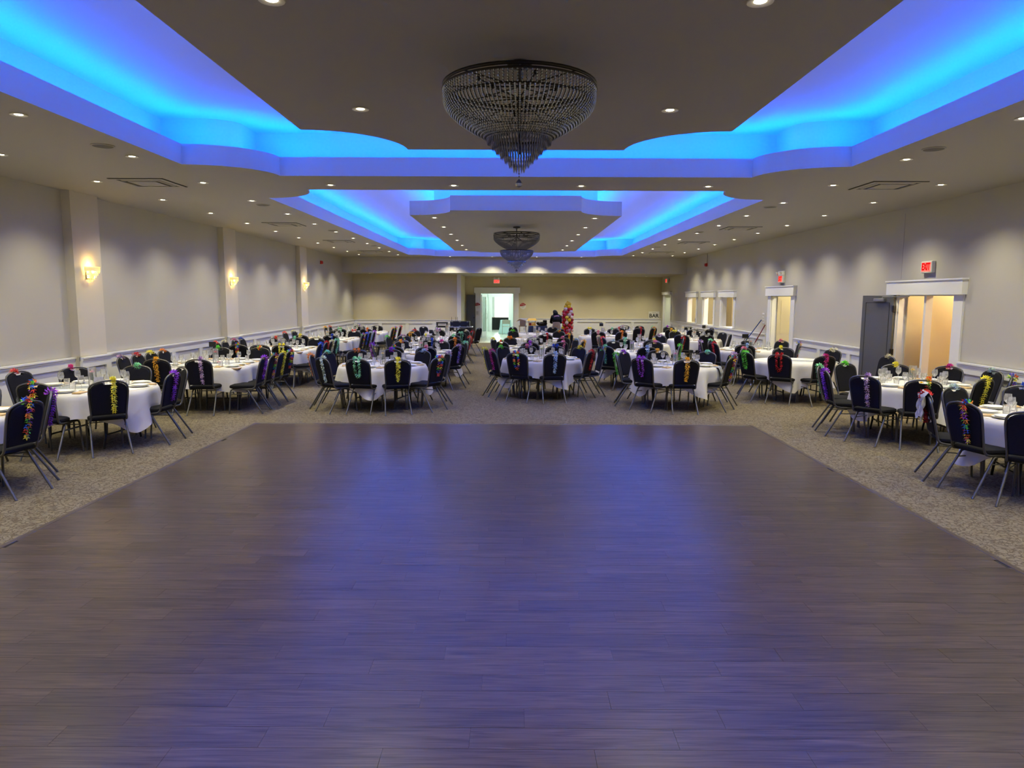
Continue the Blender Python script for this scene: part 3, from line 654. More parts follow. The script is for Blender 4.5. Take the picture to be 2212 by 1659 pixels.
# ================================================================== FURNITURE
# ---- banquet chair: origin on the floor under the seat centre, sitter looks to +y
def back_y(z): return -0.205 - (z - 0.46) * 0.235
def crown(dw=0.0, dz=0.0, slot=False):
    """right half of the back outline from bottom to top centre, as (x, z)"""
    p = [(0.180, 0.50), (0.188, 0.60), (0.196, 0.70), (0.201, 0.79), (0.196, 0.835), (0.178, 0.868), (0.145, 0.890), (0.10, 0.905)]
    p += [(0.062, 0.910), (0.052, 0.884), (0.0, 0.880)] if slot else [(0.055, 0.914), (0.0, 0.916)]
    return [(x + (dw if x > 0 else 0), z + (dz if i > 3 else 0)) for i, (x, z) in enumerate(p)]
def chair_meshes():
    R = {}
    # back pad
    half = crown(slot=True); out = half + [(-x, z) for x, z in reversed(half[:-1])]
    cx, cz = 0.0, 0.70
    rings = []
    for t, s in ((-0.021, 0.93), (-0.019, 0.965), (-0.008, 1.0), (0.008, 1.0), (0.019, 0.965), (0.021, 0.93)):
        rings.append([(cx + (x - cx)*s, back_y(cz + (z-cz)*s) + t, cz + (z - cz)*s) for x, z in out])
    mb = MB(); n = len(out); mb.rings(rings)
    fl, tri = loops([(x, z) for x, z in out], [])
    for k, rev in ((0, False), (5, True)):
        mb.add(rings[k], [tuple(reversed(t)) if rev else tuple(t) for t in tri])
    R['backrest'] = mb.mesh('backrest', M['fabric'], 50)
    # frame tube round the back, bending forward under the seat
    half = crown(0.011, 0.012)
    path = [(0.19, 0.06, 0.418), (0.197, -0.12, 0.418), (0.197, -0.178, 0.428), (0.195, -0.203, 0.455)] + [(x, back_y(z), z) for x, z in half]
    path += [(-x, y, z) for x, y, z in reversed(path[:-1])]
    mb = MB(); mb.tube(path, 0.0125, 7); R['back_frame'] = mb.mesh('back_frame', M['frame'], 60)
    # seat pad
    def ro(s, z):
        pts = []
        for cx_, cy_, sx, sy, r in ((0.165, -0.155, 1, -1, 0.035), (0.165, 0.165, 1, 1, 0.055), (-0.165, 0.165, -1, 1, 0.055), (-0.165, -0.155, -1, -1, 0.035)):
            a0 = {(1,-1): -PI/2, (1,1): 0, (-1,1): PI/2, (-1,-1): PI}[(sx, sy)]
            for i in range(4):
                a = a0 + PI/2*i/3; pts.append(((cx_ + r*math.cos(a))*s, (cy_ + r*math.sin(a))*s, z))
        return pts
    mb = MB(); mb.rings([ro(0.93, 0.424), ro(1.0, 0.434), ro(1.03, 0.452), ro(1.0, 0.474), ro(0.86, 0.487), ro(0.5, 0.492)], cap=True); R['seat'] = mb.mesh('seat', M['fabric'], 50)
    for nm, s in (('legr', 1), ('legl', -1)):
        mb = MB(); mb.tube([(s*0.187, 0.05, 0.412), (s*0.19, 0.165, 0.41), (s*0.192, 0.195, 0.395), (s*0.194, 0.205, 0.36), (s*0.204, 0.235, 0.0)], 0.0128, 7); R['f' + nm] = mb.mesh('leg', M['frame'], 60)
        mb = MB(); mb.tube([(s*0.187, 0.06, 0.408), (s*0.19, -0.05, 0.406), (s*0.193, -0.085, 0.392), (s*0.196, -0.108, 0.355), (s*0.218, -0.325, 0.0)], 0.0128, 7); R['b' + nm] = mb.mesh('leg', M['frame'], 60)
        mb = MB(); mb.tube([(s*0.195, 0.208, 0.33), (s*0.199, -0.123, 0.33)], 0.007, 6); R['s' + nm] = mb.mesh('stretcher', M['frame'], 60)
    mb = MB(); mb.tube([(-0.194, 0.207, 0.35), (0.194, 0.207, 0.35)], 0.007, 6); R['cross'] = mb.mesh('cross_bar', M['frame'], 60)
    return R
CM = chair_meshes()
def make_chair(x, y, rz, label, group):
    t = thing('banquet_chair', label, 'chair', (x, y, 0), rz, group)
    obj('seat', CM['seat'], t); obj('backrest', CM['backrest'], t); obj('back_frame', CM['back_frame'], t)
    for k in ('flegr', 'flegl', 'blegr', 'blegl'): obj('leg', CM[k], t)
    for k in ('slegr', 'slegl'): obj('stretcher', CM[k], t)
    obj('cross_bar', CM['cross'], t)
    return t
# ---- flower leis looped over the back
def lei_mesh(key, variant, seed):
    rnd = random.Random(seed); mats = LEIM[key]; mb = MB()
    ln = (0.36, 0.31, 0.40)[variant]; sp = (0.014, 0.042, 0.009)[variant]; x0 = (0.0, 0.0, 0.05)[variant]
    path = []
    zt = 0.945
    for s in (-1, 1):
        pts = []
        N = int(ln/0.025)
        for i in range(N + 1):
            z = zt - 0.012 - ln*i/N; w = sp*(1.0 - 0.85*max(0, (i/N - 0.65)/0.35)**2)
            pts.append((x0 + s*w + rnd.uniform(-.004, .004), back_y(min(z, .93)) - 0.043 - rnd.uniform(0, .006), z))
        top = [(x0 + s*sp*0.8, back_y(0.93) + 0.045, zt - 0.035), (x0 + s*sp*0.9, back_y(0.93) + 0.04, zt - 0.012), (x0 + s*sp, back_y(0.93) + 0.022, zt + 0.006), (x0 + s*sp, back_y(0.93) - 0.002, zt + 0.012), (x0 + s*sp, back_y(0.93) - 0.026, zt + 0.004)]
        path.append(top + pts)
    nc = len(mats); cnt = 0
    for strand in path:
        for i, p in enumerate(strand):
            t = Vector(strand[min(i+1, len(strand)-1)]) - Vector(strand[max(i-1, 0)]); t.normalize()
            t = (t + Vector((rnd.uniform(-.45,.45), rnd.uniform(-.45,.45), rnd.uniform(-.3,.3)))).normalized()
            u = t.orthogonal().normalized(); w = t.cross(u); r = rnd.uniform(0.026, 0.037); ph = rnd.random()*6
            vs_ = [tuple(Vector(p))]; 
            for k in range(10):
                a = ph + 2*PI*k/10; rr = r*(1.0 if k % 2 == 0 else 0.5); lift = (0.010 if k % 2 == 0 else -0.003) + rnd.uniform(-.003, .003)
                vs_.append(tuple(Vector(p) + (u*math.cos(a) + w*math.sin(a))*rr + t*lift))
            mb.cur = (cnt // 2) % nc if nc > 3 else rnd.randrange(nc)
            mb.add(vs_, [(0, k + 1, (k + 1) % 10 + 1) for k in range(10)]); cnt += 1
    return mb.mesh('lei_' + key, mats)
LEICACHE = {}
def get_lei(key, v):
    if (key, v) not in LEICACHE: LEICACHE[(key, v)] = lei_mesh(key, v, len(LEICACHE) + 11)
    return LEICACHE[(key, v)]

# ---- table settings
def lathe_mesh(name, prof, m, n=16, sm=50): q = MB(); q.lathe(prof, n, cap=False); return q.mesh(name, m, sm)
PLATE = lathe_mesh('dinner_plate', [(0.001,0.004),(0.07,0.004),(0.085,0.008),(0.128,0.018),(0.13,0.0195),(0.128,0.0165),(0.085,0.003),(0.075,0.0),(0.001,0.0)], M['china'], 24)
PLATE2 = lathe_mesh('side_plate', [(0.001,0.004),(0.06,0.004),(0.075,0.008),(0.108,0.017),(0.11,0.0185),(0.108,0.0155),(0.075,0.003),(0.065,0.0),(0.001,0.0)], M['china'], 24)
WINE = lathe_mesh('wine_glass', [(0.001,0.004),(0.034,0.002),(0.036,0.0),(0.034,0.0035),(0.006,0.009),(0.0042,0.02),(0.0042,0.085),(0.012,0.095),(0.033,0.115),(0.04,0.14),(0.036,0.175),(0.0325,0.195),(0.0315,0.195),(0.0345,0.175),(0.038,0.14),(0.03,0.117),(0.001,0.101)], M['glass'], 14)
TUMB = lathe_mesh('tumbler', [(0.001,0.0),(0.031,0.0),(0.038,0.10),(0.0365,0.10),(0.0295,0.008),(0.001,0.008)], M['glass'], 14)
q = MB(); q.bbox(-0.055, 0.055, -0.085, 0.085, 0, 0.009, 0.003); q.bbox(-0.05, 0.053, -0.08, 0.08, 0.009, 0.016, 0.003); NAPK = q.mesh('folded_napkin', M['napkin'])
q = MB(); q.tube([(0,-0.095,0.0175),(0,0.02,0.018)], [0.004, 0.0025], 5); q.rings([[(-.011,.02,.017),(.011,.02,.017),(.011,.09,.02),(-.011,.09,.02)],[(-.011,.02,.0185),(.011,.02,.0185),(.011,.09,.0215),(-.011,.09,.0215)]], cap=True); FORK = q.mesh('fork', M['steel'])
VASE = lathe_mesh('vase_cylinder', [(0.001,0.0),(0.05,0.0),(0.05,0.26),(0.0475,0.26),(0.0475,0.008),(0.001,0.008)], M['glass'], 18)
STEMM = mat('green_stem', srgb(60, 110, 50), 0.6)
def flower_mesh(c1):
    q = MB(); rnd = random.Random(3)
    for ring, (n, r, tilt, z) in enumerate(((7, 0.042, 0.25, 0.19), (6, 0.03, 0.6, 0.197), (4, 0.016, 1.0, 0.203))):
        for k in range(n):
            a = 2*PI*k/n + ring*0.4; d = Vector((math.cos(a), math.sin(a), 0)); s = Vector((-math.sin(a), math.cos(a), 0))
            base = Vector((0, 0, z)); tip = base + d*r*math.cos(tilt) + Vector((0, 0, r*math.sin(tilt))); mid = base + d*r*0.6 + Vector((0,0,r*0.6*math.sin(tilt)))
            q.add([base, mid + s*r*0.45, tip, mid - s*r*0.45], [(0, 1, 2), (0, 2, 3)])
    return q.mesh('flower_head', mat('flower_%d_%d_%d' % c1, srgb(*c1), 0.6))
q = MB(); q.tube([(0.01, 0, 0.01), (0.004, 0.004, 0.1), (0, 0, 0.19)], 0.0035, 5)
for k in range(4):
    a = k*1.7; z = 0.05 + 0.03*k; q.add([(0,0,z),(0.03*math.cos(a)-0.008*math.sin(a),0.03*math.sin(a)+0.008*math.cos(a),z+0.02),(0.042*math.cos(a),0.042*math.sin(a),z+0.045),(0.03*math.cos(a)+0.008*math.sin(a),0.03*math.sin(a)-0.008*math.cos(a),z+0.02)], [(0,1,2,3)])
STEM = q.mesh('stem', STEMM)
FLW = {k: flower_mesh(c) for k, c in {'yellow': (240, 200, 50), 'pink': (225, 90, 140), 'red': (215, 40, 70), 'white and pink': (240, 190, 200), 'pale green': (190, 215, 120), 'lilac': (190, 140, 210), 'orange': (235, 140, 60)}.items()}

# ---- tables and cloths
RT, HT = 0.765, 0.745
def table_meshes():
    R = {}
    mb = MB(); mb.lathe([(0.001, HT-0.025), (RT-0.01, HT-0.025), (RT, HT-0.02), (RT, HT-0.004), (RT-0.006, HT), (0.001, HT)], 48, cap=False); R['top'] = mb.mesh('tabletop', M['wood'], 40)
    R['legs'] = []
    for s in (-1, 1):
        for tdir in (-1, 1):
            mb = MB(); mb.tube([(s*0.36, tdir*0.05, HT-0.03), (s*0.36, tdir*0.30, HT-0.06), (s*0.36, tdir*0.34, HT-0.12), (s*0.37, tdir*0.36, 0.16), (s*0.37, tdir*0.40, 0.05), (s*0.37, tdir*0.41, 0.0)], 0.015, 7); R['legs'].append(mb.mesh('leg', M['tableleg'], 60))
    R['br'] = []
    for s in (-1, 1):
        mb = MB(); mb.tube([(s*0.37, -0.355, 0.17), (s*0.37, 0.355, 0.17)], 0.011, 6); mb.tube([(s*0.36, 0, HT-0.04), (s*0.365, 0.0, 0.17)], 0.011, 6); mb.tube([(s*0.365, 0.0, 0.28), (s*0.05, 0, HT-0.03)], 0.008, 6); R['br'].append(mb.mesh('brace', M['tableleg'], 60))
    return R
TM = table_meshes()
def cloth_mesh(outline, ext, seed, nth=120):
    """outline(theta) = table edge radius, ext(theta) = cloth edge radius"""
    rnd = random.Random(seed); ph = [rnd.random()*6.28 for _ in range(4)]
    z0 = HT + 0.002; rows = []
    for u in (0.0, 0.35, 0.7, 0.95, 1.0):
        r_ = []
        for k in range(nth):
            a = 2*PI*k/nth; r = max(outline(a)*u, 0.0005); r_.append((r*math.cos(a), r*math.sin(a), z0 - (0.004 if u == 1.0 else 0)))
        rows.append(r_)
    NS = 8
    for i in range(1, NS + 1):
        r_ = []
        for k in range(nth):
            a = 2*PI*k/nth; R_ = outline(a); L = ext(a) - R_; s = L*i/NS
            fold = 0.5*math.sin(7*a + ph[0]) + 0.35*math.sin(11*a + ph[1]) + 0.3*math.sin(17*a + ph[2])
            dr = 0.012 + min(s, 0.06)*0.12 + s*(0.09 + 0.17*fold)
            dz = s*(0.985 - 0.04*abs(fold))
            da = 0.05*math.sin(9*a + ph[3])*s
            r_.append(((R_ + dr)*math.cos(a + da), (R_ + dr)*math.sin(a + da), max(z0 - 0.006 - dz, 0.012)))
        rows.append(r_)
    mb = MB(); mb.rings(rows); return mb.mesh('tablecloth', M['cloth'], 70)
def rect_r(hx, hy, rc=0.0):
    def f(a):
        c, s = abs(math.cos(a)), abs(math.sin(a))
        if rc: p = rc if rc > 1 else 14.0; return 1.0 / ((c/hx)**p + (s/hy)**p)**(1/p)
        return min(hx/max(c, 1e-6), hy/max(s, 1e-6))
    return f
SEATS={
 'T0':[(-4.73,6.81,83,'rainbow','three'),(-4.97,7.54,124,'purple','two'),(-6.19,8.14,-164,'pink','eleven')],
 'T1':[(-6.7,9.52,-98,'coral','nine'),(-5.63,8.24,-2,'rainbow','six'),(-4.92,8.54,40,'yellow','five'),(-4.54,9.41,93,'purple','three'),(-4.77,10.15,134,'','two'),(-5.56,10.42,178,'mint','twelve'),(-6.31,10.14,-138,'magenta','eleven')],
 'T2':[(-6.62,11.94,-90,'lilac','wall-side first'),(-6.62,12.41,-90,'red','wall-side second'),(-6.62,12.88,-90,'yellow','wall-side third'),(-6.62,13.35,-90,'orange','wall-side fourth'),(-4.22,11.95,90,'purple','aisle-side first'),(-4.22,12.42,90,'rainbow','aisle-side second'),(-4.22,12.89,90,'yellow','aisle-side third'),(-4.22,13.36,90,'rainbow','aisle-side fourth'),(-5.82,11.49,0,'gold','near-end left'),(-5.14,11.49,0,'lilac','near-end right'),(-5.89,14.21,180,'lime','far-end left'),(-5.11,14.21,180,'sunset','far-end right')],
 'T3':[(-6.62,15.73,-90,'coral','wall-side first'),(-6.62,16.2,-90,'cream','wall-side second'),(-6.62,16.78,-90,'pink','wall-side third'),(-6.62,17.25,-90,'blue','wall-side fourth'),(-4.22,15.48,90,'blue','aisle-side first'),(-4.22,15.95,90,'red','aisle-side second'),(-4.22,16.42,90,'cream','aisle-side third'),(-4.22,16.89,90,'mint','aisle-side fourth'),(-5.87,15.04,0,'rainbow','near-end left'),(-5.4,15.04,0,'','near-end middle'),(-4.93,15.04,0,'yellow','near-end right'),(-5.91,17.76,180,'coral','far-end left'),(-5.44,17.76,180,'mint','far-end middle'),(-4.94,17.76,180,'cream','far-end right')],
 'T4':[(-6.55,20.29,-90,'coral','wall-side first'),(-6.55,21.13,-90,'cream','wall-side second'),(-4.15,19.55,90,'rainbow','aisle-side first'),(-4.15,20.02,90,'blue','aisle-side second'),(-4.15,20.49,90,'white','aisle-side third'),(-4.15,21.13,90,'purple','aisle-side fourth'),(-5.72,18.99,0,'yellow','near-end left'),(-4.91,18.99,0,'blue','near-end right'),(-5.47,21.71,180,'','far-end left'),(-4.89,21.71,180,'coral','far-end right')],
 'T7':[(-6.4,24.1,-90,'gold','wall-side first'),(-6.4,24.71,-90,'red','wall-side second'),(-4.0,23.52,90,'sunset','aisle-side first'),(-4.0,24.0,90,'rainbow','aisle-side second'),(-4.0,25.08,90,'coral','aisle-side third'),(-5.62,22.94,0,'mint','near-end left'),(-4.78,22.94,0,'orange','near-end right'),(-5.58,25.66,180,'lilac','far-end left'),(-4.95,25.66,180,'','far-end right')],
 'T6':[(-3.58,12.48,-79,'orange','nine'),(-3.23,11.87,-46,'white','eight'),(-3.46,13.15,-112,'mint','ten'),(-2.59,11.69,-13,'mint','six'),(-1.91,11.64,22,'yellow','five'),(-1.28,12.11,61,'rainbow','four'),(-1.21,13.1,108,'lilac','two'),(-1.73,13.57,144,'sky','one'),(-2.41,13.9,-178,'purple','twelve'),(-3.03,13.66,-145,'orange','eleven')],
 'T8':[(-2.48,14.68,-24,'rainbow','seven'),(-1.81,14.59,13,'pink','six'),(-1.17,15.05,56,'lilac','four'),(-1.11,16.14,117,'mint','two'),(-2.6,16.56,-149,'gold','eleven'),(-1.7,16.65,161,'magenta','one'),(-3.1,15.49,-81,'purple','nine')],
 'T9':[(-2.71,17.12,-24,'rainbow','seven'),(-3.27,18.43,-99,'lime','nine'),(-2.96,18.99,-134,'lilac','ten'),(-2.03,17.13,9,'blue','six'),(-2.34,19.3,-172,'yellow','twelve'),(-1.46,17.49,44,'orange','five'),(-1.59,19.12,145,'mint','one'),(-1.15,18.39,98,'coral','three')],
 'T10':[(-2.95,20.39,-35,'gold','seven'),(-1.54,20.56,46,'mint','four'),(-1.48,21.97,129,'cream','two'),(-1.25,21.41,96,'red','three'),(-3.08,22.02,-133,'red','ten'),(-2.39,22.54,-176,'purple','twelve')],
 'T10b':[(-3.19,24.97,-123,'','ten'),(-3.36,24.11,-75,'','eight'),(-1.17,23.91,67,'','four'),(-1.71,23.52,34,'','five')],
 'T11':[(-0.58,14.28,-99,'yellow','nine'),(-0.42,13.67,-66,'magenta','eight'),(0.05,13.17,-28,'rainbow','seven'),(0.76,13.04,11,'sky','six'),(1.49,13.62,63,'red','four'),(1.37,14.77,129,'yellow','two'),(1.78,14.23,96,'rainbow','three'),(-0.24,14.81,-132,'lime','ten'),(0.28,15.13,-165,'pink','twelve'),(0.88,15.11,162,'blue','one')],
 'T12':[(-0.52,17.64,-106,'yellow','ten'),(-0.29,16.64,-48,'sunset','eight'),(0.37,16.3,-7,'purple','six'),(1.1,16.48,35,'pink','five'),(-0.11,18.25,-146,'orange','eleven'),(0.53,18.41,178,'lilac','twelve'),(1.29,18.31,141,'pink','one'),(1.65,16.88,68,'gold','four'),(1.54,17.54,101,'sky','three')],
 'T13':[(-0.04,22.0,-144,'lime','eleven'),(0.88,19.96,10,'red','six'),(1.39,21.9,143,'sunset','one'),(1.54,20.09,43,'gold','five')],
 'T13b':[(-0.05,24.85,-135,'','eleven'),(1.37,25.0,143,'','one'),(1.52,23.43,51,'','four')],
 'T14':[(1.87,12.98,-93,'lime','nine'),(2.18,12.12,-44,'purple','seven'),(2.9,11.86,-2,'gold','six'),(3.77,12.26,51,'rainbow','four'),(4.06,13.11,100,'lilac','three'),(3.72,13.64,133,'mint','two'),(2.83,13.97,-174,'gold','twelve'),(2.09,13.55,-126,'purple','ten')],
 'T15':[(1.94,15.1,-40,'mint','seven'),(2.8,14.9,8,'sky','six'),(2.37,16.97,-164,'white','eleven'),(3.33,16.77,140,'pink','one'),(3.64,15.57,69,'lime','four')],
 'T16':[(2.3,18.41,-71,'coral','eight'),(2.79,17.82,-29,'mint','seven'),(3.4,17.51,4,'yellow','six'),(2.27,19.01,-104,'cream','nine'),(4.04,19.73,143,'lilac','one'),(4.43,18.62,83,'red','three')],
 'T17':[(2.57,21.71,-14,'pink','six'),(3.3,21.78,24,'orange','five'),(1.8,22.92,-96,'pink','nine'),(2.55,24.0,-166,'yellow','twelve'),(3.34,23.9,156,'mint','one')],
 'T18':[(3.6,24.4,-14,'coral','six'),(4.3,24.43,19,'red','five'),(4.65,26.35,135,'','one'),(4.96,25.53,86,'mint','three'),(4.16,26.81,168,'','twelve'),(4.88,24.83,52,'sunset','four')],
 'T19':[(4.72,20.03,-31,'','seven'),(5.43,20.04,4,'','six'),(5.02,22.25,-164,'yellow','eleven'),(5.78,22.26,160,'','one'),(6.26,20.56,59,'','four'),(6.32,21.52,113,'','two')],
 'T19b':[(5.22,23.63,-31,'gold','seven'),(5.9,23.46,2,'','six'),(6.52,23.75,35,'','five'),(6.9,24.83,97,'','three'),(6.33,25.84,157,'','one'),(5.63,25.92,-170,'purple','twelve')],
 'T20':[(4.89,17.59,-138,'mint','eleven'),(4.47,17.02,-101,'lilac','nine'),(4.59,16.39,-68,'red','eight'),(5.13,15.78,-25,'sky','seven'),(6.57,17.4,122,'pink','two'),(6.62,16.5,73,'rainbow','four')],
 'T21':[(4.42,13.55,-72,'lime','eight'),(4.88,13.04,-36,'red','seven'),(4.79,14.69,-138,'pink','eleven'),(5.67,14.95,171,'yellow','twelve'),(6.46,14.36,116,'cream','two'),(5.62,12.79,6,'magenta','six')],
 'T22':[(4.48,10.22,-93,'purple','nine'),(4.72,10.89,-126,'mint','ten'),(5.28,11.31,-159,'lime','eleven'),(6.02,11.17,164,'yellow','one'),(4.69,9.46,-56,'lilac','eight'),(5.23,9.01,-23,'sunset','seven'),(6.7,10.9,128,'magenta','two'),(6.93,10.22,93,'white','three'),(6.12,9.17,22,'yellow','five'),(6.68,9.48,55,'rainbow','four')],
 'T23':[(4.49,7.04,-77,'rainbow','nine'),(4.5,7.7,-110,'red','ten'),(5.15,8.26,-155,'white','eleven'),(6.1,8.43,156,'blue','one'),(4.74,6.41,-44,'','seven')],
}
ROUND = {'T0':(-5.85,6.95),'T1':(-5.6,9.36),'T6':(-2.36,12.72),'T8':(-2.05,15.65),'T9':(-2.2,18.25),'T10':(-2.3,21.3),'T10b':(-2.3,24.4),
'T11':(.55,14.1),'T12':(.5,17.35),'T13':(.7,21.0),'T13b':(.7,24.1),'T14':(2.94,12.92),'T15':(2.65,15.95),'T16':(3.3,18.75),'T17':(2.85,22.8),'T18':(3.9,25.6),
'T23':(5.6,7.3),'T22':(5.72,10.15),'T21':(5.5,13.9),'T20':(5.6,16.8),'T19':(5.35,21.1),'T19b':(5.85,24.7)}
RECT = {'T2':(-5.42,12.85),'T3':(-5.42,16.4),'T4':(-5.35,20.35),'T7':(-5.2,24.3)}
TNAME = {'T0':'first table, left-wall column','T1':'second table, left-wall column','T2':'third table, left-wall column','T3':'fourth table, left-wall column','T4':'fifth table, left-wall column','T7':'sixth table, left-wall column',
'T6':'first table, left-of-aisle column','T8':'second table, left-of-aisle column','T9':'third table, left-of-aisle column','T10':'fourth table, left-of-aisle column','T10b':'rear table, left-of-aisle column',
'T11':'first table, right-of-aisle column','T12':'second table, right-of-aisle column','T13':'third table, right-of-aisle column','T13b':'rear table, right-of-aisle column',
'T14':'first table, fourth column','T15':'second table, fourth column','T16':'third table, fourth column','T17':'fourth table, fourth column','T18':'rear table, fourth column',
'T23':'first table, right-wall column','T22':'second table, right-wall column','T21':'third table, right-wall column','T20':'fourth table, right-wall column','T19':'fifth table, right-wall column','T19b':'rear table, right-wall column'}
REAR = {'T7','T10','T10b','T13','T13b','T17','T18','T19','T19b','T16','T4'}
FLOWER = {'T0':'pink','T1':'white and pink','T2':'red','T3':'lilac','T4':'yellow','T7':'lilac','T6':'yellow','T8':'pink','T9':'lilac','T10':'pink','T10b':'orange','T11':'pale green','T12':'pale green','T13':'yellow','T13b':'yellow','T14':'pink','T15':'lilac','T16':'lilac','T17':'white and pink','T18':'pink','T23':'white and pink','T22':'yellow','T20':'orange','T19':'orange','T19b':'yellow'}
COLN = {'sunset':'orange-red and yellow','rainbow':'rainbow','lilac':'lilac and white','sky':'pale blue','white':'white','cream':'cream'}
LACED = {'T1': 200, 'T2': 180, 'T14': -25, 'T20': -110, 'T21': -20, 'T0': 20}
rnd = random.Random(21)
CLOTHR = [cloth_mesh(lambda a: RT + 0.004, rect_r(1.07, 1.07, 5.0), 100 + i) for i in range(6)]
CLOTHQ = [cloth_mesh(rect_r(0.762, 0.92, 1), rect_r(1.12, 1.28, 7.0), 200 + i, 160) for i in range(3)]
def setting(tname, ch, seat, c, ux, uy, edge, rot, rear, flat=False):
    """plates, napkin and glasses in front of one chair; (ux,uy) points from the chair to the table centre"""
    where = '%s seat, %s' % (seat, tname)
    px, py = edge[0] + ux*0.17, edge[1] + uy*0.17
    z = HT + 0.0035
    jx = rnd.uniform(-.015, .015)
    px += -uy*jx; py += ux*jx
    if not rear:
        tag(obj('dinner_plate', PLATE, loc=(px, py, z)), 'lower white dinner plate at ' + where, 'plate', 'white plates on the tables')
        tag(obj('side_plate', PLATE2, loc=(px + rnd.uniform(-.01,.01), py + rnd.uniform(-.01,.01), z + 0.0125)), 'upper smaller white plate at ' + where, 'plate', 'white plates on the tables')
    else:
        tag(obj('dinner_plate', PLATE, loc=(px, py, z)), 'white dinner plate at ' + where, 'plate', 'white plates on the tables')
    nx, ny = px + uy*0.215 - ux*0.03, py - ux*0.215 - uy*0.03
    tag(obj('folded_napkin', NAPK, loc=(nx, ny, z), rotz=rot + rnd.uniform(-.1, .1)), 'folded tan napkin at ' + where, 'napkin', 'tan napkins on the tables')
    gx, gy = px + ux*0.2 + uy*0.09, py + uy*0.2 - ux*0.09
    tag(obj('wine_glass', WINE, loc=(gx, gy, z)), 'stemmed clear wine glass at ' + where, 'wine glass', 'wine glasses on the tables')
    if not flat:
        gx, gy = px + ux*0.19 + uy*0.0, py + uy*0.19 - ux*0.0
        tag(obj('tumbler', TUMB, loc=(gx - uy*0.02, gy + ux*0.02, z)), 'clear water tumbler at ' + where, 'tumbler', 'tumblers on the tables')
def centrepiece(t, c, z=HT + 0.004):
    col = FLOWER[t]
    v = thing('flower_vase', 'clear cylinder vase with one %s flower on %s' % (col, TNAME[t]), 'vase', (c[0], c[1], z), rnd.random()*6, 'vases at the table centres')
    obj('vase_cylinder', VASE, v); f = obj('stem', STEM, v); obj('flower_head', FLW[col], f)
    h = thing('loose_flower', '%s flower lying beside the vase on %s' % (col, TNAME[t]), 'flower', (c[0] + 0.09, c[1] - 0.08, z - 0.176), 0.5, 'flowers beside the vases')
    obj('flower_head', FLW[col], h)
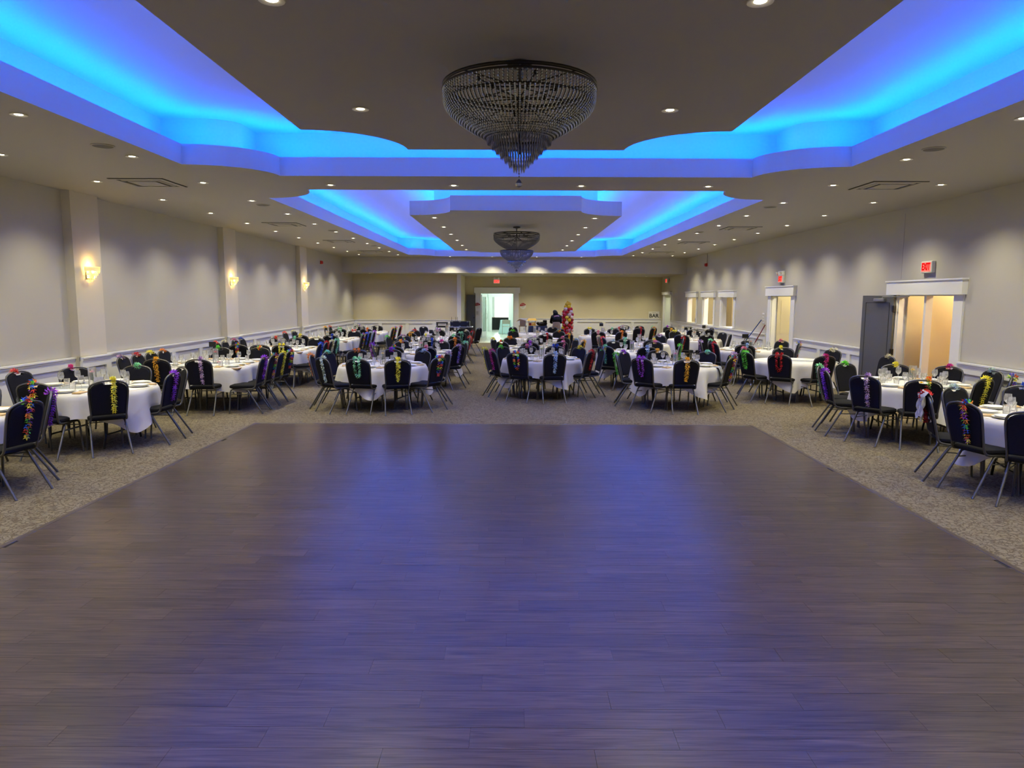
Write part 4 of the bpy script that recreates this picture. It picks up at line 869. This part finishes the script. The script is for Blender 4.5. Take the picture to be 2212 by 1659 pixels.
for t, seats in SEATS.items():
    rd = t in ROUND; c = ROUND[t] if rd else RECT[t]; tn = TNAME[t]
    ang = rnd.uniform(-0.3, 0.3) if rd else 0.0
    shape = 'round' if rd else 'rectangular'
    tb = thing('banquet_table', '%s folding banquet table under white cloth, %s' % (shape, tn), 'table', (c[0], c[1], 0), ang, 'banquet tables')
    if rd:
        obj('tabletop', TM['top'], tb)
        for m_ in TM['legs']: obj('leg', m_, tb)
        for m_ in TM['br']: obj('brace', m_, tb)
        ca_ = [math.atan2(q_[1] - c[1], q_[0] - c[0]) for q_ in seats]        # let the cloth corners fall between the chairs
        def gap(a): return min([abs((a + PI/4 + k*PI/2 - b + PI) % (2*PI) - PI) for k in range(4) for b in ca_])
        best = max([PI/2*i/24 for i in range(24)], key=gap)
        cl = obj('tablecloth', CLOTHR[rnd.randrange(6)], None, (c[0], c[1], 0), best)
    else:
        for sx in (-1, 1):
            mb = MB(); mb.bbox(min(0.002*sx, 0.76*sx), max(0.002*sx, 0.76*sx), -0.915, 0.915, HT-0.03, HT, 0.005); mb.build('tabletop', M['wood'], tb)
            for sy in (-1, 1):
                for e in (0.1, 0.66):
                    mb = MB(); mb.tube([(sx*e, sy*0.62, HT-0.04), (sx*e, sy*0.68, 0.1), (sx*e, sy*0.7, 0.0)], 0.014, 7); mb.build('leg', M['tableleg'], tb, 60)
                mb = MB(); mb.tube([(sx*0.1, sy*0.67, 0.2), (sx*0.66, sy*0.67, 0.2)], 0.01, 6); mb.build('brace', M['tableleg'], tb, 60)
        cl = obj('tablecloth', CLOTHQ[rnd.randrange(3)], None, (c[0], c[1], 0), 0)
    tag(cl, 'white cloth draped over the %s' % tn, 'tablecloth', 'white tablecloths')
    if t in LACED:
        a = math.radians(LACED[t]); ca, sa = math.cos(a), math.sin(a); hw = 0.15; R_ = RT + 0.045 if rd else 0.80
        mb = MB(); prof = [(-0.45, HT + 0.0035), (0.3, HT + 0.0035), (R_ - 0.05, HT + 0.0035), (R_ - 0.018, HT - 0.003), (R_ + 0.0, HT - 0.03)] + [(R_ + 0.012 + 0.004*i + 0.012*(i % 2), HT - 0.06 - 0.05*i) for i in range(6)]
        mb.rings([[(r, -hw + 2*hw*k/12, z + (0.0 if z > HT else 0.0)) for k in range(13)] for r, z in prof], closed=False)
        mb.rings([[(r, -hw + 2*hw*k/12, z - 0.0015) for k in range(13)] for r, z in prof], closed=False)
        tag(obj('table_runner', mb.mesh('table_runner', M['lace']), None, (c[0], c[1], 0), a), 'silvery lace runner hanging over the edge of the %s' % tn, 'runner', 'lace runners')
    if t in FLOWER: centrepiece(t, c)
    for i, (x, y, rot, lei, pos) in enumerate(seats):
        r = math.radians(rot + (rnd.uniform(-5, 5) if rd else rnd.uniform(-3, 3)))
        fx, fy = -math.sin(r), math.cos(r)                 # direction the sitter looks
        cx, cy = x + fx*0.312, y + fy*0.312                # seat centre from the top of the back
        seat = (pos + "-o'clock") if rd else pos
        cn = COLN.get(lei, lei)
        make_chair(cx, cy, r, 'black banquet chair %s, %s seat, %s' % ('with %s lei' % cn if lei else 'without lei', seat, tn), 'banquet chairs around the tables')
        if lei:
            lo = obj('flower_lei', get_lei(lei, rnd.choice((0, 0, 1, 2))), None, (cx, cy, 0), r)
            tag(lo, '%s flower lei on the chair at %s seat, %s' % (cn, seat, tn), 'lei', 'flower leis on the chair backs')
        if t == 'T21': continue
        if rd:
            d = math.hypot(c[0] - x, c[1] - y); ux, uy = (c[0] - x)/d, (c[1] - y)/d
            edge = (c[0] - ux*(RT - 0.0), c[1] - uy*(RT - 0.0))
        else:
            s = pos[0]
            ux, uy = {'w': (1, 0), 'a': (-1, 0), 'n': (0, 1), 'f': (0, -1)}[s]
            edge = (c[0] - ux*0.75 if ux else min(max(x, c[0]-.52), c[0]+.52), c[1] - uy*0.91 if uy else min(max(y, c[1]-.72), c[1]+.72))
            if s in 'nf' : edge = (edge[0]*0.5 + c[0]*0.5, edge[1])
        setting(tn, c, seat, c, ux, uy, edge, math.atan2(uy, ux) - PI/2, t in REAR, flat=(not rd and pos[0] in 'nf'))
# the cream-lei chair standing apart by the double doorway
make_chair(6.45, 12.75, math.radians(100), 'black banquet chair with cream lei standing alone before the open grey door', 'banquet chairs around the tables')
tag(obj('flower_lei', get_lei('cream', 0), None, (6.45, 12.75, 0), math.radians(100)), 'cream flower lei on the chair standing alone before the open grey door', 'lei', 'flower leis on the chair backs')

# ================================================================== PEOPLE AND ODDS AND ENDS
def skin_obj(name, joints, edges, m, parent=None, root=0, sub=2):
    me = D.meshes.new(name); me.from_pydata([j[0] for j in joints], edges, [])
    me.materials.append(m); o = obj(name, me, parent)
    sk = o.modifiers.new('Skin', 'SKIN'); sk.use_smooth_shade = True
    for i, j in enumerate(joints):
        r = j[1]; me.skin_vertices[0].data[i].radius = r if isinstance(r, tuple) else (r, r)
        me.skin_vertices[0].data[i].use_root = (i == root)
    ss = o.modifiers.new('Subdivision', 'SUBSURF'); ss.levels = sub; ss.render_levels = sub
    return o
SKIN = mat('skin', srgb(120, 82, 62), 0.6); HOOD = mat('black_hoodie_cotton', srgb(20, 20, 22), 0.9, noise=0.2, nscale=60, spec=0.2)
KHAKI = mat('khaki_trousers', srgb(176, 158, 122), 0.85, noise=0.08, nscale=20); HAIR = mat('black_hair', srgb(14, 12, 12), 0.55)
PX, PY = 1.68, 28.2
J = [((0,0,0.95),(.11,.09)), ((0,.06,1.06),(.11,.08)), ((0,.14,1.19),(.125,.085)), ((0,.2,1.27),(.06,.055)), ((-.02,.25,1.30),.045), ((-.045,.29,1.35),(.075,.085)), ((-.055,.31,1.405),(.06,.065)),
     ((-.155,.15,1.21),.048), ((-.205,.2,0.99),.038), ((-.16,.42,0.95),.028), ((-.14,.49,0.95),(.03,.016)),
     ((.155,.15,1.21),.048), ((.205,.2,0.99),.038), ((.16,.42,0.95),.028), ((.14,.49,0.95),(.03,.016)),
     ((-.085,0,.88),.08), ((-.09,.02,.48),.052), ((-.09,-.01,.08),.036), ((-.095,.12,.035),(.035,.028)),
     ((.085,0,.88),.08), ((.09,.02,.48),.052), ((.09,-.01,.08),.036), ((.095,.12,.035),(.035,.028))]
E_ = [(0,1),(1,2),(2,3),(3,4),(4,5),(5,6),(2,7),(7,8),(8,9),(9,10),(2,11),(11,12),(12,13),(13,14),(0,15),(15,16),(16,17),(17,18),(0,19),(19,20),(20,21),(21,22)]
for sgn, w in ((-1, 10), (1, 14)):     # fingers and thumb
    for k, (dx, ln) in enumerate(((-.022, .05), (-.008, .06), (.007, .056), (.02, .045))):
        b = J[w][0]; i0 = len(J)
        J += [((b[0]+dx, b[1]+.035, b[2]), .0085), ((b[0]+dx, b[1]+.035+ln*.6, b[2]-.012), .008), ((b[0]+dx, b[1]+.035+ln, b[2]-.035), .0065)]
        E_ += [(w, i0), (i0, i0+1), (i0+1, i0+2)]
    i0 = len(J); J += [((b[0]-sgn*.035, b[1]+.01, b[2]-.005), .0095), ((b[0]-sgn*.05, b[1]+.045, b[2]-.015), .008)]; E_ += [(w, i0), (i0, i0+1)]
person = skin_obj('person', J, E_, SKIN); person.location = (PX, PY, 0)
tag(person, 'person in black hoodie and khaki trousers seen from behind with bowed head', 'person')
skin_obj('hoodie', [((0,-.01,.95),(.178,.145)), ((0,.04,1.06),(.175,.135)), ((0,.13,1.19),(.17,.115)), ((0,.18,1.26),(.12,.09)), ((-.01,.22,1.285),(.08,.07)),
    ((-.165,.15,1.21),.07), ((-.212,.2,0.99),.058), ((-.162,.41,0.95),.043), ((.165,.15,1.21),.07), ((.212,.2,0.99),.058), ((.162,.41,0.95),.043)],
    [(0,1),(1,2),(2,3),(3,4),(2,5),(5,6),(6,7),(2,8),(8,9),(9,10)], HOOD, person)
skin_obj('hood', [((-.01,.1,1.285),(.1,.055)), ((-.03,.16,1.33),(.105,.07)), ((-.045,.24,1.375),(.105,.09)), ((-.055,.30,1.40),(.085,.085))], [(0,1),(1,2),(2,3)], HOOD, person)
skin_obj('trousers', [((0,.02,1.08),(.15,.115)), ((0,0,.94),(.15,.115)), ((-.09,0,.78),(.095,.095)), ((-.092,.02,.48),(.08,.08)), ((-.092,-.01,.09),(.068,.07)), ((.09,0,.78),(.095,.095)), ((.092,.02,.48),(.08,.08)), ((.092,-.01,.09),(.068,.07))],
    [(0,1),(1,2),(2,3),(3,4),(1,5),(5,6),(6,7)], KHAKI, person)
mb = MB(); mb.sphere((-.055, .325, 1.395), .082, 12, 8); mb.build('hair', HAIR, person, 60)
for s in (-1, 1):
    mb = MB(); mb.bbox(s*.095 - .05, s*.095 + .05, -.08, .2, 0.0, .085, .02); mb.build('shoe', M['black'], person)
q = MB(); n = 10
q.rings([[(-.1 + .2*i/n, -.012 - .004*math.sin(PI*i/n), 1.2 + .02*i/n + .015*math.sin(PI*i/n)) for i in range(n+1)], [(-.1 + .2*i/n, .005 - .004*math.sin(PI*i/n), 1.235 + .02*i/n + .015*math.sin(PI*i/n)) for i in range(n+1)]], closed=False)
q.build('back_print', mat('pink_print', srgb(225, 150, 135), 0.7), person)
# thin white pole beside the person
t = thing('pole', 'thin white pole standing just right of the person in the hoodie', 'pole', (PX + .19, PY - .35, 0)); mb = MB(); mb.tube([(0,0,.02),(0,0,1.33)], .008, 8); mb.build('shaft', M['white'], t)
mb = MB(); mb.lathe([(.09,0),(.09,.012),(.015,.03)], 16); mb.build('foot', M['white'], t, 40); mb = MB(); mb.sphere((0,0,1.35), .025, 10, 6); mb.build('tip', M['white'], t, 60)

# balloon column
bc = thing('balloon_column', 'tall column of red, yellow and pale pink balloons by the far wall', 'balloons', (2.03, 27.0, 0))
mb = MB(); mb.lathe([(.2,0),(.2,.03),(.02,.05)], 20); mb.build('base', M['white'], bc, 40); mb = MB(); mb.tube([(0,0,.04),(0,0,1.72)], .012, 8); mb.build('pole', M['white'], bc)
BM = [mat('balloon_red', srgb(190, 28, 38), .25), mat('balloon_yellow', srgb(240, 196, 40), .25), mat('balloon_pink', srgb(235, 200, 175), .25)]
q = [MB() for _ in BM]; bme = []
for i, b in enumerate(q):
    b.lathe([(.001,.072),(.03,.066),(.055,.04),(.064,.008),(.058,-.03),(.036,-.062),(.008,-.08),(.005,-.084),(.012,-.092)], 12, cap=False); bme.append(b.mesh('balloon', BM[i], 60))
rb = random.Random(4)
for ly in range(17):
    z = .12 + ly*.1; n = 5 if ly < 15 else 3; R = .155 if ly < 13 else .155 - .03*(ly - 12)
    for k in range(n):
        a = 2*PI*k/n + ly*.63; c = rb.choices((0, 1, 2), ((3, 1.2, 1.2), (1, 3, 1))[ly in (0, 1, 15, 16)])[0]
        o = obj('balloon', bme[c], bc, loc=(R*math.cos(a), R*math.sin(a), z)); o.rotation_euler = (0, PI/2*.85, a); s = rb.uniform(.98, 1.28); o.scale = (s, s, s)
o = obj('balloon', bme[1], bc, loc=(0, 0, 1.78))

# equipment case on a folding table, left of the aisle
t = thing('equipment_table', 'black-draped table with steel edge carrying the flight case', 'table', (-2.06, 27.5, 0))
mb = MB(); mb.bbox(-.44, .46, -.3, .3, .8, .84, .008); mb.build('tabletop', M['steel'], t)
for sx in (-1, 1):
    for sy in (-1, 1): mb = MB(); mb.tube([(sx*.4, sy*.25, .8), (sx*.42, sy*.27, 0)], .015, 7); mb.build('leg', M['tableleg'], t)
mb = MB(); mb.rings([[(x, -.285 + .01*math.sin(x*60), z) for x in [-.4 + .02*i for i in range(41)]] for z in (.8, .4, .05)], closed=False); mb.build('drape', M['black'], t)
t = thing('flight_case', 'black equipment flight case with bright steel corners on the draped table', 'case', (-2.08, 27.5, .84))
mb = MB(); mb.bbox(-.37, .37, -.22, .22, 0, .2, .01); mb.build('body', M['black'], t)
for x in (-.3, 0, .3):
    for z in (.005, .17): mb = MB(); mb.box(x - .035, x + .035, -.228, -.22, z, z + .025); mb.build('latch', M['steel'], t)
for x in (-.33, -.17, -.1): mb = MB(); mb.tube([(x, 0, .2), (x, 0, .36)], .007, 6); mb.build('antenna', M['black'], t)
t = thing('mixing_console', 'black audio console with tilted screen left of the flight case', 'mixer', (-2.8, 27.5, 0))
mb = MB(); mb.bbox(-.2, .22, -.2, .2, .80, .86, .01); mb.build('deck', M['black'], t)
mb = MB(); mb.bbox(-.22, .24, .05, .09, .95, 1.0, .008); mb.tube([(-.18, .07, .86), (-.18, .07, .97)], .03, 8); mb.tube([(.2, .07, .86), (.2, .07, .97)], .02, 8); mb.build('bracket', M['black'], t)
for s in (-1, 1):
    for s2 in (-1, 1): mb = MB(); mb.tube([(s*.16, s2*.15, .8), (s*.2, s2*.18, 0)], .012, 6); mb.build('leg', M['tableleg'], t)

# gift and craft table by the far wall
t = thing('craft_table', 'small table under a slate-blue cloth near the far doorway', 'table', (.95, 28.6, 0))
mb = MB(); mb.bbox(-.36, .36, -.3, .3, .80, .83, .006); mb.build('tabletop', M['wood'], t)
for sx in (-1, 1):
    for sy in (-1, 1): mb = MB(); mb.tube([(sx*.3, sy*.25, .8), (sx*.32, sy*.27, 0)], .014, 7); mb.build('leg', M['tableleg'], t)
cm = MB(); N = 64; sup = rect_r(.37, .31, 1)
cm.rings([[(sup(2*PI*k/N)*u*math.cos(2*PI*k/N)*(1 + f*.04*math.sin(k*1.3)), sup(2*PI*k/N)*u*math.sin(2*PI*k/N)*(1 + f*.04*math.sin(k*1.3)), z) for k in range(N)] for u, z, f in ((.001, .834, 0), (.98, .834, 0), (1.01, .82, 0), (1.06, .5, 1), (1.12, .06, 1.4))])
cl = cm.build('tablecloth', mat('slate_cloth', srgb(62, 72, 92), .8), None, 60); cl.location = (.95, 28.6, 0); tag(cl, 'slate-blue cloth over the craft table near the far doorway', 'tablecloth')
STRAW = mat('straw', srgb(214, 170, 70), .8, noise=.2, nscale=40); CARD = mat('cardboard', srgb(196, 160, 96), .8)
def hat(x, y, z, m, lab, tri=False, rz=0.0):
    t = thing('hat', lab, 'hat', (x, y, z), rz)
    mb = MB(); N = 24; 
    if tri: mb.rings([[( (r*(1+.25*math.cos(3*2*PI*k/N)))*math.cos(2*PI*k/N), (r*(1+.25*math.cos(3*2*PI*k/N)))*math.sin(2*PI*k/N), zz - .03*math.cos(3*2*PI*k/N)*(r > .1)) for k in range(N)] for r, zz in ((.09, 0), (.16, .05), (.2, .12), (.19, .125), (.15, .06))])
    else: mb.lathe([(.08,.0),(.19,.005),(.195,.012),(.085,.012)], N, cap=False)
    mb.build('brim', m, t, 60)
    mb = MB(); mb.lathe([(.09, .0), (.088, .09), (.07, .12), (.001, .125)], N, cap=False); mb.build('crown', m, t, 50)
hat(.78, 28.5, .838, STRAW, 'yellow straw hat lying on the slate-blue craft table')
hat(1.1, 28.45, .838, mat('black_felt', srgb(30, 24, 22), .9), 'black three-cornered pirate hat on the craft table', True, .4)
t = thing('toy_hut', 'small straw-roofed craft hut standing on the craft table', 'toy hut', (.72, 28.72, .838))
for sx in (-1, 1):
    for sy in (-1, 1): mb = MB(); mb.tube([(sx*.13, sy*.09, 0), (sx*.13, sy*.09, .22)], .012, 6); mb.build('post', CARD, t)
mb = MB(); mb.rings([[(-.2,-.15,.2),(.2,-.15,.2),(.2,.15,.2),(-.2,.15,.2)], [(-.14,-.02,.29),(.14,-.02,.29),(.14,.02,.29),(-.14,.02,.29)]], cap=True); mb.build('roof', STRAW, t)
mb = MB(); mb.bbox(-.12, .12, -.08, .08, .0, .1, .008); mb.build('counter', M['red'], t)
t = thing('cardboard_flap', 'open cardboard box flap sticking out left of the toy hut', 'box', (.35, 28.7, .838)); mb = MB(); mb.bbox(-.12, .12, -.1, .1, .0, .2, .004); mb.build('box', CARD, t); mb = MB(); mb.rings([[(-.12,-.1,.2),(.12,-.1,.2),(.12,.1,.2),(-.12,.1,.2)],[(-.28,-.1,.16),(-.13,-.1,.26),(-.13,.1,.26),(-.28,.1,.16)]], cap=True); mb.build('flap', CARD, t)
t = thing('floor_stand', 'plain stool holding the cardboard box beside the craft table', 'stool', (.35, 28.7, 0)); mb = MB(); mb.bbox(-.16, .16, -.14, .14, .8, .836, .006); mb.build('seat', CARD, t)
for sx in (-1, 1):
    for sy in (-1, 1): mb = MB(); mb.tube([(sx*.12, sy*.1, .8), (sx*.14, sy*.12, 0)], .014, 6); mb.build('leg', CARD, t)
t = thing('speaker_box', 'small black box behind the pirate hat on the craft table', 'box', (1.24, 28.75, .838)); mb = MB(); mb.bbox(-.08, .08, -.08, .08, 0, .22, .01); mb.build('cabinet', M['black'], t); mb = MB(); mb.lathe([(.05,0),(.055,.006),(.02,.002)], 14); g = mb.build('cone', M['dark'], t, loc=(0, -.08, .11)); g.rotation_euler = (PI/2, 0, 0)

# small black table signs on sticks
def sign(x, y, lab, h=1.1, w=.12, base=HT + .004):
    t = thing('table_sign', lab, 'sign', (x, y, base))
    mb = MB(); mb.lathe([(.035, 0), (.035, .008), (.006, .014)], 12); mb.build('foot', M['steel'], t, 40); mb = MB(); mb.tube([(0,0,.01),(0,0,h - base)], .0035, 6); mb.build('stick', M['steel'], t)
    mb = MB(); mb.bbox(-w/2, w/2, -.006, .006, h - base - .04, h - base + .055, .003); mb.build('plate', M['black'], t)
sign(2.78, 22.7, 'small black sign on a stick, fourth table, fourth column'); sign(5.38, 16.55, 'small black sign on a stick, fourth table, right-wall column', 1.08, .15); sign(-5.66, 13.3, 'small black sign on a stick, third table, left-wall column', 1.05, .13)
sign(-2.15, 18.4, 'small black sign on a stick, third table, left-of-aisle column', 1.06, .1); sign(5.7, 21.4, 'small black sign on a stick, fifth table, right-wall column', 1.1, .1)
# black camera bag beside the sign on the fourth table, right-wall column
t = thing('speaker_bag', 'black rounded bag standing on the fourth table, right-wall column', 'bag', (5.55, 16.95, HT + .004)); mb = MB(); mb.bbox(-.12, .12, -.08, .08, 0, .2, .03); mb.build('body', M['fabric'], t); mb = MB(); mb.tube([(-.07,0,.2),(-.05,0,.26),(.05,0,.26),(.07,0,.2)], .008, 6); mb.build('handle', M['black'], t)
# menu card on the second table, left-wall column
t = thing('menu_card', 'folded grey menu card standing on the second table, left-wall column', 'card', (-5.42, 9.2, HT + .004)); 
for s in (-1, 1): mb = MB(); mb.rings([[(-.06, s*.03, 0),(.06, s*.03, 0),(.06, s*.033, 0),(-.06, s*.033, 0)],[(-.06, 0, .15),(.06, 0, .15),(.06, s*.003, .15),(-.06, s*.003, .15)]], cap=True); mb.build('leaf', mat('card_grey_%d' % s, srgb(150, 150, 165), .6, noise=.3, nscale=25), t)
# white cloth slung over the red-lei chair, first table right-wall column
cm = MB(); rr = random.Random(2)
x0, y0, r0 = SEATS['T23'][1][0], SEATS['T23'][1][1], math.radians(SEATS['T23'][1][2])
def jr(u, v): return .018*math.sin(5*u + 3*v) + .012*math.sin(11*v + u)
rows = []
for i in range(15):
    s = -.3 + .6*i/14; row = []
    for k in range(11):
        w = (-.16 + .32*k/10)*(1 + .25*abs(s)); d = abs(s)
        yy = back_y(.93) + (s/abs(s) if abs(s) > .03 else s/.03)*(.034 + .05*d + jr(s*6, k))
        row.append((w, yy, .952 - d*(.96 + .12*math.sin(k*.9)) + (.0 if d > .05 else .004)))
    rows.append(row)
cm.rings(rows, closed=False); fx, fy = -math.sin(r0), math.cos(r0)
jk = obj('cloth_jacket', cm.mesh('cloth_jacket', M['cloth'], 60), None, (x0 + fx*.312, y0 + fy*.312, .004), r0); tag(jk, 'crumpled white cloth slung over the red-lei chair, first table, right-wall column', 'cloth')

# serving windows: card terminal, drinks tap, glasses
t = thing('payment_terminal', 'black payment terminal on a stand in the nearest serving window', 'terminal', (XR + .12, 23.3, 1.004)); mb = MB(); mb.lathe([(.07,0),(.07,.015),(.02,.03)], 14); mb.build('base', M['black'], t, 40); mb = MB(); mb.tube([(0,0,.02),(0,0,.32)], .02, 8); mb.build('stem', M['black'], t); mb = MB(); mb.bbox(-.03, .02, -.08, .16, .3, .44, .008); mb.build('screen', M['black'], t)
t = thing('beer_tap', 'twin steel drinks tap in the middle serving window', 'tap', (XR + .12, 25.7, 1.004))
for d in (-.07, .07): mb = MB(); mb.tube([(0, d, 0), (0, d, .3)], .016, 8); mb.build('column', M['steel'], t)
mb = MB(); mb.tube([(0, -.12, .3), (0, .12, .3)], .02, 8); mb.build('bridge', M['black'], t)
for d in (-.07, .07): mb = MB(); mb.tube([(0, d, .32), (-.02, d, .4)], .012, 6); mb.tube([(-.02, d, .3), (-.06, d, .26)], .01, 6); mb.build('faucet', M['black'], t)
mb = MB(); mb.bbox(-.1, .1, -.12, .5, 0, .02, .004); mb.build('drip_tray', M['steel'], t)
for i, (dy, h) in enumerate(((0, .26), (.1, .3), (.2, .24))):
    b = MB(); b.lathe([(.001,0),(.036,0),(.036,h*.6),(.014,h*.78),(.013,h),(.001,h)], 12, cap=False); tag(b.build('bottle', [mat('green_bottle', srgb(48, 60, 34), .2), M['black'], M['dark']][i], None, 50, loc=(XR + .12, 28.15 + dy, 1.004)), ['green', 'black', 'charcoal'][i] + ' bottle standing in the farthest serving window', 'bottle', 'bottles in the farthest serving window')

# hall: high table, folding chair, draped table with bright window behind
t = thing('high_table', 'round table under a pale aqua cloth in the bright hall', 'table', (-.46, 38.6, 0)); mb = MB(); mb.lathe([(.28,.72),(.28,.745),(.001,.745)], 24, cap=False); mb.build('tabletop', M['wood'], t); mb = MB(); mb.tube([(0,0,.02),(0,0,.72)], .03, 8); mb.build('pedestal', M['tableleg'], t); mb = MB(); mb.lathe([(.2,0.0),(.2,.015),(.03,.04)], 16); mb.build('foot', M['tableleg'], t)
cm = MB(); N = 48; cm.rings([[(r*(1 + f*math.sin(k*2.1))*math.cos(2*PI*k/N), r*(1 + f*math.sin(k*2.1))*math.sin(2*PI*k/N), z) for k in range(N)] for r, z, f in ((.001,.749,0),(.285,.749,0),(.29,.735,0),(.31,.4,.05),(.37,.02,.08))])
cl = cm.build('tablecloth', mat('aqua_cloth', srgb(190, 220, 224), .7), None, 60); cl.location = (-.46, 38.6, 0); tag(cl, 'pale aqua cloth hanging to the floor on the hall table', 'tablecloth')
t = thing('folding_chair', 'light folding chair standing before the aqua hall table', 'chair', (-.42, 37.6, 0)); gm = mat('putty_plastic', srgb(150, 148, 135), .5)
mb = MB(); mb.bbox(-.2, .2, -.2, .2, .43, .45, .01); mb.build('seat', gm, t); mb = MB(); mb.rings([[(x, -.2 - .02*math.cos(x*7), z + .05*(math.cos(x*7))*(z > .7)) for x in [-.2 + .04*i for i in range(11)]] for z in (.58, .76)], closed=False); mb.rings([[(x, -.215 - .02*math.cos(x*7), z + .05*(math.cos(x*7))*(z > .7)) for x in [-.2 + .04*i for i in range(11)]] for z in (.58, .76)], closed=False); mb.build('backrest', gm, t)
for s in (-1, 1):
    mb = MB(); mb.tube([(s*.2, -.22, .78), (s*.2, .22, 0)], .012, 6); mb.build('leg', gm, t); mb = MB(); mb.tube([(s*.2, .1, .44), (s*.2, -.22, 0)], .012, 6); mb.build('leg', gm, t)
t = thing('draped_table', 'table with pleated black drape under the bright hall window', 'table', (-.7, 43.2, 0)); mb = MB(); mb.bbox(-.7, .7, -.35, .35, .74, .77, .008); mb.build('tabletop', M['wood'], t)
mb = MB(); mb.rings([[(-.7 + 1.4*i/120, -.36 + .012*math.sin(i*1.3), z) for i in range(121)] for z in (.765, .4, .02)], closed=False); mb.build('drape', M['black'], t, 60)
for sx in (-1, 1):
    for sy in (-1, 1): mb = MB(); mb.tube([(sx*.62, sy*.3, .74), (sx*.62, sy*.3, 0)], .015, 6); mb.build('leg', M['tableleg'], t)
